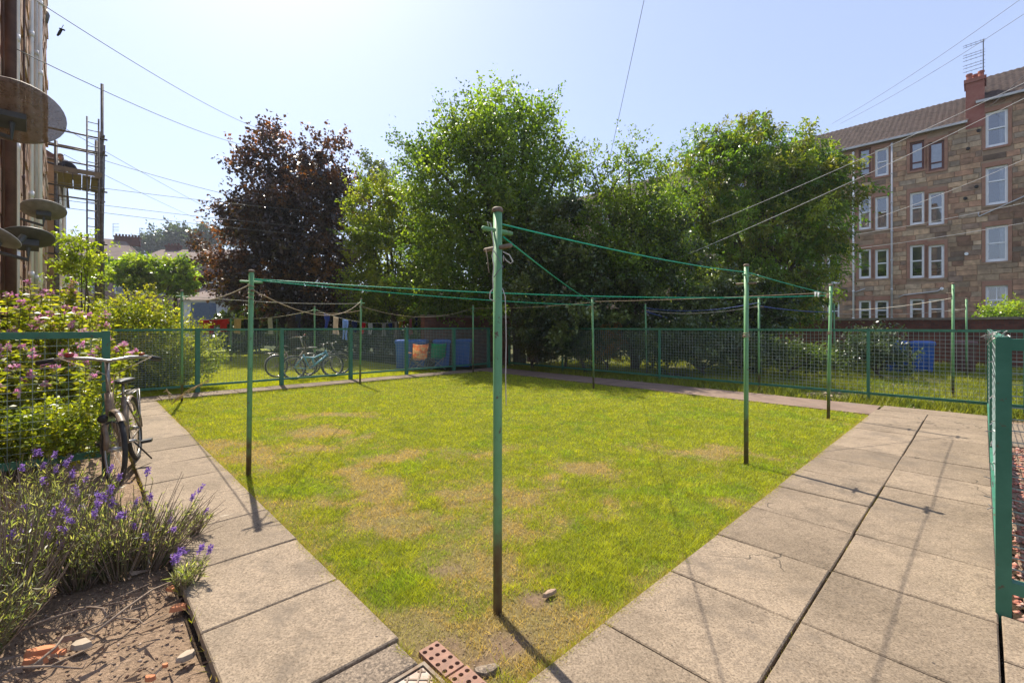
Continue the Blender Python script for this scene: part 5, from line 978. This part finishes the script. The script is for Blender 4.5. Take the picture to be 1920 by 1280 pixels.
    mb = MB(); sp = stp+(stp-bb).normalized()*.16; mb.tube([stp, sp], .013, 8); b_(mb, 'seat_post', M['steel'])
    mb = MB(); prof = [(-.14, .085, .025), (-.10, .10, .045), (-.03, .085, .045), (.05, .045, .035), (.12, .025, .025), (.15, .015, .012)]; vs_, fs = [], []; ng = 12
    for i, (x_, w_, h_) in enumerate(prof):
        for j in range(ng): a = 2*math.pi*j/ng; vs_.append(sp+Vector((x_, math.cos(a)*w_, .02+math.sin(a)*h_*(.6 if math.sin(a) > 0 else .8))))
        if i: fs += [((i-1)*ng+j, (i-1)*ng+(j+1) % ng, i*ng+(j+1) % ng, i*ng+j) for j in range(ng)]
    fs += [tuple(range(ng))[::-1], tuple(len(vs_)-ng+j for j in range(ng))]; mb.add(vs_, fs); b_(mb, 'saddle', M[saddle_m])
    mb = MB(); mb.tube(circ(bb+Vector((0, -.05, 0)), .085), .006, 6, closed=True); mb.tube([bb-Vector((0, .08, 0)), bb+Vector((0, .08, 0))], .016, 8)
    for a in range(4): mb.bar(bb+Vector((0, -.05, 0)), bb+Vector((math.cos(a*1.57)*.085, -.05, math.sin(a*1.57)*.085)), .012, .004)
    b_(mb, 'chainring', M['steel']); mb = MB(); c0 = bb+Vector((0, -.05, .088)); mb.tube([c0, ra+Vector((0, -.05, .035)), ra+Vector((-.035, -.05, 0)), ra+Vector((0, -.05, -.035)), bb+Vector((0, -.05, -.088)), bb+Vector((.088, -.05, 0))], .005, 5, closed=True); b_(mb, 'chain', M['black'])
    for s_, a in ((-1, .35), (1, .35+math.pi)):
        e = bb+Vector((math.cos(a)*.17, .09*s_, math.sin(a)*.17)); mb = MB(); mb.bar(bb+Vector((0, .08*s_, 0)), e, .022, .012); cr = b_(mb, 'crank', M['steel'], s=False); mb = MB(); mb.box(e.x-.045, e.x+.045, e.y+(.01 if s_ > 0 else -.10), e.y+(.10 if s_ > 0 else -.01), e.z-.014, e.z+.014); b_(mb, 'pedal', M['black'], cr, False)
    if style == 'city':
        mb = MB(); z_ = 2*Rw+.06
        for s_ in (-1, 1): mb.tube([Vector((.2, .06*s_, z_)), Vector((-.25, .06*s_, z_)), Vector((-.28, .02*s_, z_))], .007, 6); mb.tube([Vector((-.05, .065*s_, z_)), ra+Vector((0, .065*s_, 0))], .006, 6); mb.tube([Vector((-.2, .065*s_, z_)), ra+Vector((0, .065*s_, 0))], .006, 6)
        for i in range(5): mb.tube([Vector((-.22+.1*i, -.06, z_)), Vector((-.22+.1*i, .06, z_))], .005, 5)
        b_(mb, 'rack', M['steel']); mb = MB(); mb.tube([bb+Vector((-.1, .04, -.02)), bb+Vector((-.2, .16, -.27))], .009, 6); b_(mb, 'kickstand', M['black'])
        mb = MB(); mb.tube([S(hb+Vector((.04, -.07, -.06))), S(hb+Vector((.03, 0, -.02))), S(hb+Vector((.04, .07, -.06)))], .009, 6); mb.lathe([(.01, 0), (.035, .01), (.04, .05), (.01, .052)], S(hb+Vector((.05, -.06, .02))), 10, Vector((1, 0, 0))); b_(mb, 'front_lamp', M['black'])
        mb = MB(); mb.add([S(hb+Vector((.035, -.03, -.02))), S(hb+Vector((.035, .03, -.02))), S(hb+Vector((.02, .02, .08))), S(hb+Vector((.02, -.02, .08)))], [(0, 1, 2, 3)]); b_(mb, 'head_badge', pm('lime_badge', (.30, .38, .10), (.26, .33, .09), 9, .5))
    return t
M['beige'] = pm('beige_frame_paint', (.27, .20, .14), (.13, .095, .065), 12, .45); M['teal'] = pm('teal_frame_paint', (.10, .30, .40), (.14, .36, .45), 12, .4); M['greyframe'] = pm('dark_frame', (.05, .05, .055), (.09, .08, .08), 12, .4)
fr = Vector((-3.70, 4.22, 0)); dr_ = Vector((.52, -.854, 0)).normalized(); rear = fr-dr_*1.05
bike('beige town bicycle with red bell parked facing the camera on the left path', rear, math.atan2(dr_.y, dr_.x), R(6), M['beige'], M['beige'], .35, 1.05, 'city', steer=R(-24))
q0 = Vector((-6.05, 12.62, -.02)); dq = U; bike('teal mountain bicycle leaning behind the far left fence', q0+V*.12, math.atan2(dq.y, dq.x), R(-7), M['teal'], M['steel'], .345, 1.1, 'mtb', tyre_r=.027)
bike('dark bicycle standing behind the teal mountain bicycle', q0+V*.75+U*.55, math.atan2(dq.y, dq.x), R(-6), M['greyframe'], M['greyframe'], .345, 1.06, 'mtb', tyre_r=.022, saddle_m='dish')
bike('small pale handled bicycle furthest back behind the other leaning bikes', q0+V*1.15-U*.15, math.atan2(dq.y, dq.x)+.1, R(-5), M['rust'], M['steel'], .33, 1.02, 'city')

# ================================================================ bins, chairs
M['blue'] = pm('blue_bin_plastic', (.016, .095, .36), (.024, .12, .44), 3, .4, .05); M['brownbin'] = pm('brown_bin_plastic', (.11, .05, .04), (.14, .07, .055), 3, .5)
def bin_(label, p, rz, m, group=None):
    t = thing('wheeled_bin', label, 'bin', p, rz, group); mb = MB(); w0, d0, w1, d1, h = .24, .27, .29, .36, .98
    ring = lambda w_, d_, z_, ox=0: [Vector((-w_, -d_+ox, z_)), Vector((w_, -d_+ox, z_)), Vector((w_, d_+ox, z_)), Vector((-w_, d_+ox, z_))]
    pts = ring(w0, d0, .06)+ring(w1, d1, h)+ring(w1+.025, d1+.025, h+.002)+ring(w1+.025, d1+.025, h-.05); fs = [(3, 2, 1, 0)]+[(i, (i+1) % 4, 4+(i+1) % 4, 4+i) for i in range(4)]+[(4+i, 4+(i+1) % 4, 8+(i+1) % 4, 8+i) for i in range(4)]+[(8+i, 12+i, 12+(i+1) % 4, 8+(i+1) % 4) for i in range(4)]
    mb.add(pts, fs); 
    for s_ in (-.16, 0, .16): mb.box(s_-.02, s_+.02, -.345, -.30, .12, .9)
    mb.build('body', m, t, local=True)
    mb = MB(); q = ring(.315, .385, h+.004, -.01)+ring(.30, .37, h+.05, -.01)+ring(.2, .26, h+.075, -.01); mb.add(q, [(i, (i+1) % 4, 4+(i+1) % 4, 4+i) for i in range(4)]+[(4+i, 4+(i+1) % 4, 8+(i+1) % 4, 8+i) for i in range(4)]+[(8, 9, 10, 11), (3, 2, 1, 0)]); mb.tube([(-.24, .40, h+.02), (.24, .40, h+.02)], .016, 8); mb.build('lid', m, t, local=True)
    for s_ in (-1, 1): mb = MB(); mb.lathe([(.02, 0), (.1, 0), (.1, .05), (.02, .05)], (.23*s_-.025, .27, .1), 18, Vector((1, 0, 0))); mb.build('wheel', M['black'], t, local=True)
    return t
for i, (bx_, lab) in enumerate([(757, 'blue wheeled bin at the left end of the row'), (785, 'blue wheeled bin behind the orange camping chair'), (828, 'blue wheeled bin behind the green camping chair'), (869, 'blue wheeled bin at the right end of the row by the brick wall')]): bin_(lab, Vector(((bx_-CX)/F*(16.1+.2*i), 16.1+.2*i, -.04)), (.3, .05, .2, -.05)[i], M['blue'], 'blue bins')
bin_('blue wheeled bin in the weedy yard beside the ivy bush', Vector(((1682-CX)/F*14.9, 14.9, -.04)), -.85, M['blue']); bin_('blue wheeled bin in the weedy yard next to the brown bin', Vector(((1730-CX)/F*14.6, 14.6, -.04)), -.75, M['blue']); bin_('brown wheeled bin in the weedy yard right of the blue one', Vector(((1808-CX)/F*14.6, 14.6, -.04)), -.8, M['brownbin'])
def camp_chair(label, p, rz, c1, c2, seat):
    t = thing('camping_chair', label, 'chair', p, rz); m1 = cloth_mat('chair_fabric', c1, c2, .5, scale=9, lo=.46, hi=.54)
    mb = MB(); n = 8; vs_ = []; 
    for i in range(n+1):
        for j in range(n+1):
            s_ = j/n*2-1; h = i/n; vs_.append(Vector((s_*.26*(1+.04*h), .18-.03*(1-s_*s_)-.16*h-.02*math.sin(h*9), .42+.48*h+.03*s_*s_*h)))
    k = len(vs_); vs_ += [v_+Vector((0, -.012, 0)) for v_ in vs_[:k]]; f1 = [(i*(n+1)+j, i*(n+1)+j+1, (i+1)*(n+1)+j+1, (i+1)*(n+1)+j) for i in range(n) for j in range(n)]
    mb.add(vs_, f1+[tuple(q+k for q in f[::-1]) for f in f1]); mb.build('backrest', m1, t, local=True, smooth=True)
    mb = MB(); vs_ = [Vector((s_*.25, .2+.42*h, .42-.05*(1-s_*s_))) for h in (0, .5, 1) for s_ in (-1, -.5, 0, .5, 1)]; k = 15; vs_ += [v_-Z*.012 for v_ in vs_[:15]]; f1 = [(i*5+j, i*5+j+1, (i+1)*5+j+1, (i+1)*5+j) for i in range(2) for j in range(4)]; mb.add(vs_, f1+[tuple(q+k for q in f[::-1]) for f in f1]); mb.build('seat', m1, t, local=True)
    for a, b2 in (((-.27, .1, 0), (.25, .2, .43)), ((.27, .1, 0), (-.25, .2, .43)), ((-.27, .62, 0), (.25, .62, .42)), ((.27, .62, 0), (-.25, .62, .42)), ((-.26, .62, .02), (-.26, .1, .6)), ((.26, .62, .02), (.26, .1, .6))): mb = MB(); mb.tube([a, b2], .014, 6); mb.build('leg', M['galv'], t, local=True)
    for s_ in (-1, 1): mb = MB(); mb.tube([(s_*.27, .1, .4), (s_*.275, 0, .93)], .01, 6); mb.build('back_post', M['black'], t, local=True); mb = MB(); mb.ob((s_*.30, .35, .62), (.035, 0, 0), (0, .27, 0), (0, 0, .008)); mb.build('armrest', m1, t, local=True)
    return t
camp_chair('orange and cream checked camping chair behind the far left fence', Vector(((789-CX)/F*15.2, 15.2, -.03)), .45, (.85, .34, .16), (.88, .66, .40), None)
camp_chair('green camping chair beside the orange checked one', Vector(((823-CX)/F*15.7, 15.7, -.03)), .45, (.0, .42, .17), (.0, .5, .22), None)

# ================================================================ washing on the lines
def garment(label, a, b, sag, f0, wd, h, colr, kind='cloth', cat='garment', drop=0.0, name='garment'):
    p, q = Vector(a), Vector(b); L = (q-p).length; e = (q-p).normalized(); e2 = Vector((e.x, e.y, 0)).normalized(); sd2 = Vector((-e2.y, e2.x, 0)); nz = 10; nx = 10; r_ = random.Random(hash(label) % 9999 if False else len(label)*7+int(f0*100)); ph = r_.random()*6
    mb = MB(); V1 = []; quads = []
    def ok(i, j):
        s_ = (j+.5)/nx; t = (i+.5)/nz
        if kind == 'trousers': return not (t > .35 and .42 < s_ < .58)
        if kind == 'shirt': return not (t > .38 and (s_ < .2 or s_ > .8))
        return True
    for i in range(nz+1):
        for j in range(nx+1):
            s_ = j/nx; f = f0+wd/L*(s_-.5); base = p.lerp(q, f)-Z*(4*sag*f*(1-f)); t = i/nz; V1.append(base+sd2*(.02*math.sin(s_*9+ph)*t+.03*math.sin(t*3+ph)*t)+e2*(.03*math.sin(t*4+ph+s_*3)*t)-Z*(h*t+.015+drop))
    k = len(V1); V1 += [v_+sd2*.012 for v_ in V1]
    for i in range(nz):
        for j in range(nx):
            if ok(i, j): g0 = i*(nx+1)+j; quads += [(g0, g0+1, g0+nx+2, g0+nx+1), (k+g0+nx+1, k+g0+nx+2, k+g0+1, k+g0)]
    mb.add(V1, quads); return tag(mb.build(name, cloth_mat('cloth', colr, tuple(x*.8 for x in colr)), None, smooth=True), label, cat)
garment('dark red top hanging at the left of the washing', LA[0], LA[1], .04, .60, 1.0, .62, (.42, .02, .035), 'shirt'); garment('bright red top with pale print hanging beside the dark red one', LA[0], LA[1], .04, .86, .68, .55, (.62, .03, .02), 'shirt')
garment('beige towel hanging on the line', *LB_, .12, .10, .72, .62, (.70, .52, .28), cat='towel', name='towel')
for f0, wd, h, c, kd, lab in [(.22, .5, .9, (.012, .012, .014), 'shirt', 'black top hanging right of the beige towel'), (.36, .45, 1.1, (.014, .012, .012), 'trousers', 'black trousers hanging left of the grey ones'), (.53, .36, .62, (.62, .62, .64), 'trousers', 'grey trousers hanging under the copper maple'), (.68, .42, .7, (.014, .013, .016), 'shirt', 'black top hanging right of the grey trousers'), (.84, .36, .6, (.03, .04, .10), 'shirt', 'navy top hanging near the neighbouring pole')]: garment(lab, *LB_, .12, f0, wd, h, c, kd)
for f0, wd, h, c, kd, lab in [(.09, .2, .5, (.06, .09, .30), 'shirt', 'small blue top first on the small clothes line'), (.16, .2, .6, (.6, .5, .4), 'cloth', 'small beige cloth second on the small clothes line'), (.235, .24, .72, (.32, .45, .75), 'trousers', 'small light blue trousers on the small clothes line'), (.31, .24, .4, (.02, .03, .10), 'shirt', 'small navy top beside the light blue trousers'), (.385, .22, .42, (.55, .02, .03), 'shirt', 'small red top on the small clothes line'), (.45, .2, .42, (.62, .60, .58), 'trousers', 'small white trousers beside the red top'), (.58, .2, .5, (.45, .42, .36), 'trousers', 'small grey trousers right of the pole'), (.64, .22, .3, (.02, .04, .18), 'shirt', 'small dark blue top right of the grey trousers'), (.70, .13, .62, (.52, .44, .36), 'trousers', 'long beige leggings on the small clothes line'), (.745, .16, .3, (.62, .36, .03), 'shirt', 'small yellow top on the small clothes line'), (.79, .14, .3, (.25, .02, .03), 'shirt', 'small dark red top beside the yellow one'), (.86, .15, .66, (.68, .24, .26), 'trousers', 'long pink leggings near the end of the small clothes line'), (.93, .2, .35, (.02, .03, .12), 'shirt', 'small navy top at the end of the small clothes line')]: garment(lab, *LC, .42, f0, wd, h, c, kd)

# ================================================================ small things by the near corner
M['iron'] = pm('rusty_cover_iron', (.27, .17, .125), (.33, .27, .235), 6, .6, metal=.3)
mh = thing('manhole_cover', 'rusty lattice patterned manhole cover at the bottom edge by the bricks', 'manhole cover', uv(.8, 1.44, -.02)); mb = MB(); mb.ubox(.54, 1.10, 1.17, 1.72, -.05, -.014); mb.build('plate', M['iron'], mh)
mb = MB(); 
for a, b2, c, d_ in ((.52, .536, 1.15, 1.74), (1.104, 1.12, 1.15, 1.74), (.536, 1.104, 1.15, 1.166), (.536, 1.104, 1.724, 1.74)): mb.ubox(a, b2, c, d_, -.06, -.006)
mb.build('frame', M['rust'], mh); mb = MB()
for i in range(-8, 9):
    s = i*.065
    for sg in (1, -1):
        pts = []
        c = Vector((.82+s, 1.445)); d2 = Vector((1, sg)).normalized(); t0 = -9; t1 = 9
        for k_, lo, hi in ((0, .545, 1.095), (1, 1.175, 1.715)): a, b2 = (lo-c[k_])/d2[k_], (hi-c[k_])/d2[k_]; t0 = max(t0, min(a, b2)); t1 = min(t1, max(a, b2))
        if t1-t0 > .03: p, q = c+d2*t0, c+d2*t1; mb.bar(uv(p.x, p.y, -.0125+.0006*sg), uv(q.x, q.y, -.0125+.0006*sg), .007, .005)
mb.build('raised_lattice', M['rust'], mh)['kind'] = 'stuff'
M['pinkbrick'] = pm('pink_clay_brick', (.31, .17, .12), (.22, .13, .095), 18, .9, .6)
def holed_brick(label, u0, v0, u1, v1, rot=0):
    t = thing('perforated_brick', label, 'brick', uv((u0+u1)/2, (v0+v1)/2, -.06)); nu, nv = 3, 4; du, dv = (u1-u0)/nu, (v1-v0)/nv; mb = MB(); zt = -.006; zb = -.05; ns = 16
    for i in range(nu):
        for j in range(nv):
            c = (u0+du*(i+.5), v0+dv*(j+.5)); hole = True; rad = min(du, dv)*.33; ring = []; sq = []
            for k in range(ns):
                a = 2*math.pi*k/ns; x_, y_ = math.cos(a), math.sin(a); m_ = max(abs(x_), abs(y_)); ring.append((c[0]+x_*rad, c[1]+y_*rad)); sq.append((c[0]+x_/m_*du/2, c[1]+y_/m_*dv/2))
            b0 = [uv(*p, zt) for p in sq]+[uv(*p, zt) for p in ring]+[uv(*p, zb) for p in ring]; fs = [(k, (k+1) % ns, ns+(k+1) % ns, ns+k) for k in range(ns)]+[(ns+k, ns+(k+1) % ns, 2*ns+(k+1) % ns, 2*ns+k) for k in range(ns)]+[tuple(2*ns+k for k in range(ns))]; mb.add(b0, fs)
    for a, b2 in (((u0, v0), (u1, v0)), ((u1, v0), (u1, v1)), ((u1, v1), (u0, v1)), ((u0, v1), (u0, v0))): mb.add([uv(*a, -.07), uv(*b2, -.07), uv(*b2, zt), uv(*a, zt)], [(0, 1, 2, 3)])
    mb.build('brick_body', M['pinkbrick'], t)
holed_brick('pink perforated brick at the corner of the lawn beside the manhole', 1.135, 1.60, 1.237, 1.81); holed_brick('second pink perforated brick cut by the bottom picture edge', 1.14, 1.375, 1.242, 1.588)
def shard(name, label, cat, px, py, s, m, z=-.05, flat=.25, seed=1, rz=0):
    r_ = random.Random(seed); c = gd(px, py, z); mb = MB(); n = 7; top, bot = [], []
    for i in range(n): a = 2*math.pi*i/n+r_.uniform(-.25, .25); k = r_.uniform(.7, 1.15); x_, y_ = math.cos(a)*s[0]*k, math.sin(a)*s[1]*k; x_, y_ = x_*math.cos(rz)-y_*math.sin(rz), x_*math.sin(rz)+y_*math.cos(rz); top.append(c+Vector((x_*.85, y_*.85, s[0]*flat*r_.uniform(.8, 1.3)))); bot.append(c+Vector((x_, y_, -.01)))
    mb.add(bot+top+[c+Z*s[0]*flat*1.25], [(i, (i+1) % n, n+(i+1) % n, n+i) for i in range(n)]+[(n+i, n+(i+1) % n, 2*n) for i in range(n)]); return tag(mb.build(name, m, None), label, cat)
M['terra'] = pm('terracotta', (.52, .20, .09), (.44, .16, .07), 14, .9); M['pebble'] = pm('buff_stone', (.38, .30, .22), (.30, .24, .17), 14, .9)
for i, (nm, lab, px, py, s, m, rz) in enumerate([('terracotta_shard', 'large terracotta shard lying left of the flat stone', 78, 1222, (.075, .028), 'terra', .4), ('terracotta_shard', 'long terracotta shard at the bottom of the shard pile', 66, 1240, (.07, .018), 'terra', .3), ('terracotta_shard', 'small terracotta shard right of the pile', 114, 1222, (.02, .026), 'terra', 0), ('flat_stone', 'flat buff stone in the front bed beside the terracotta pieces', 152, 1208, (.05, .04), 'pebble', 0), ('flat_stone', 'buff stone in the front bed near the path edge', 350, 1228, (.045, .035), 'pebble', .6), ('terracotta_shard', 'terracotta shard under the small lavender seedling', 322, 1102, (.03, .028), 'terra', 0), ('terracotta_shard', 'curved terracotta shard at the path edge', 335, 1138, (.055, .03), 'terra', .5), ('terracotta_shard', 'pinkish terracotta chip at the bottom of the bed', 280, 1270, (.03, .014), 'terra', 0), ('terracotta_shard', 'tiny orange chip near the buff stone', 310, 1245, (.014, .01), 'terra', 0)]): shard(nm, lab, 'stone' if m == 'pebble' else 'shard', px, py, s, M[m], seed=i+3, rz=rz)
shard('bark_piece', 'pale piece of bark lying on the lawn right of the nearest pole', 'bark', 1032, 1110, (.06, .02), pm('pale_bark', (.38, .26, .18), (.25, .17, .12), 30, .9, .6), -.002, .16, 31, .7)
shard('concrete_lump', 'lump of old concrete in the worn corner by the bricks', 'rubble', 912, 1262, (.07, .035), M['aggr'], -.03, .3, 33, .2)
# ================================================================ summer haze: one closed box of air round the whole scene
t_ = NT('thin_haze'); pv = t_.n('ShaderNodeVolumePrincipled'); pv.inputs['Color'].default_value = (.80, .86, .95, 1); pv.inputs['Density'].default_value = .0005; pv.inputs['Anisotropy'].default_value = .2
t_.l(pv.outputs[0], t_.out.inputs['Volume'])
mb = MB(); mb.box(-890, 890, -290, 1490, -1.2, 32); hz = mb.build('haze', t_.m); hz['kind'] = 'stuff'; hz['label'] = 'thin pale summer haze filling the air'; hz['category'] = 'haze'
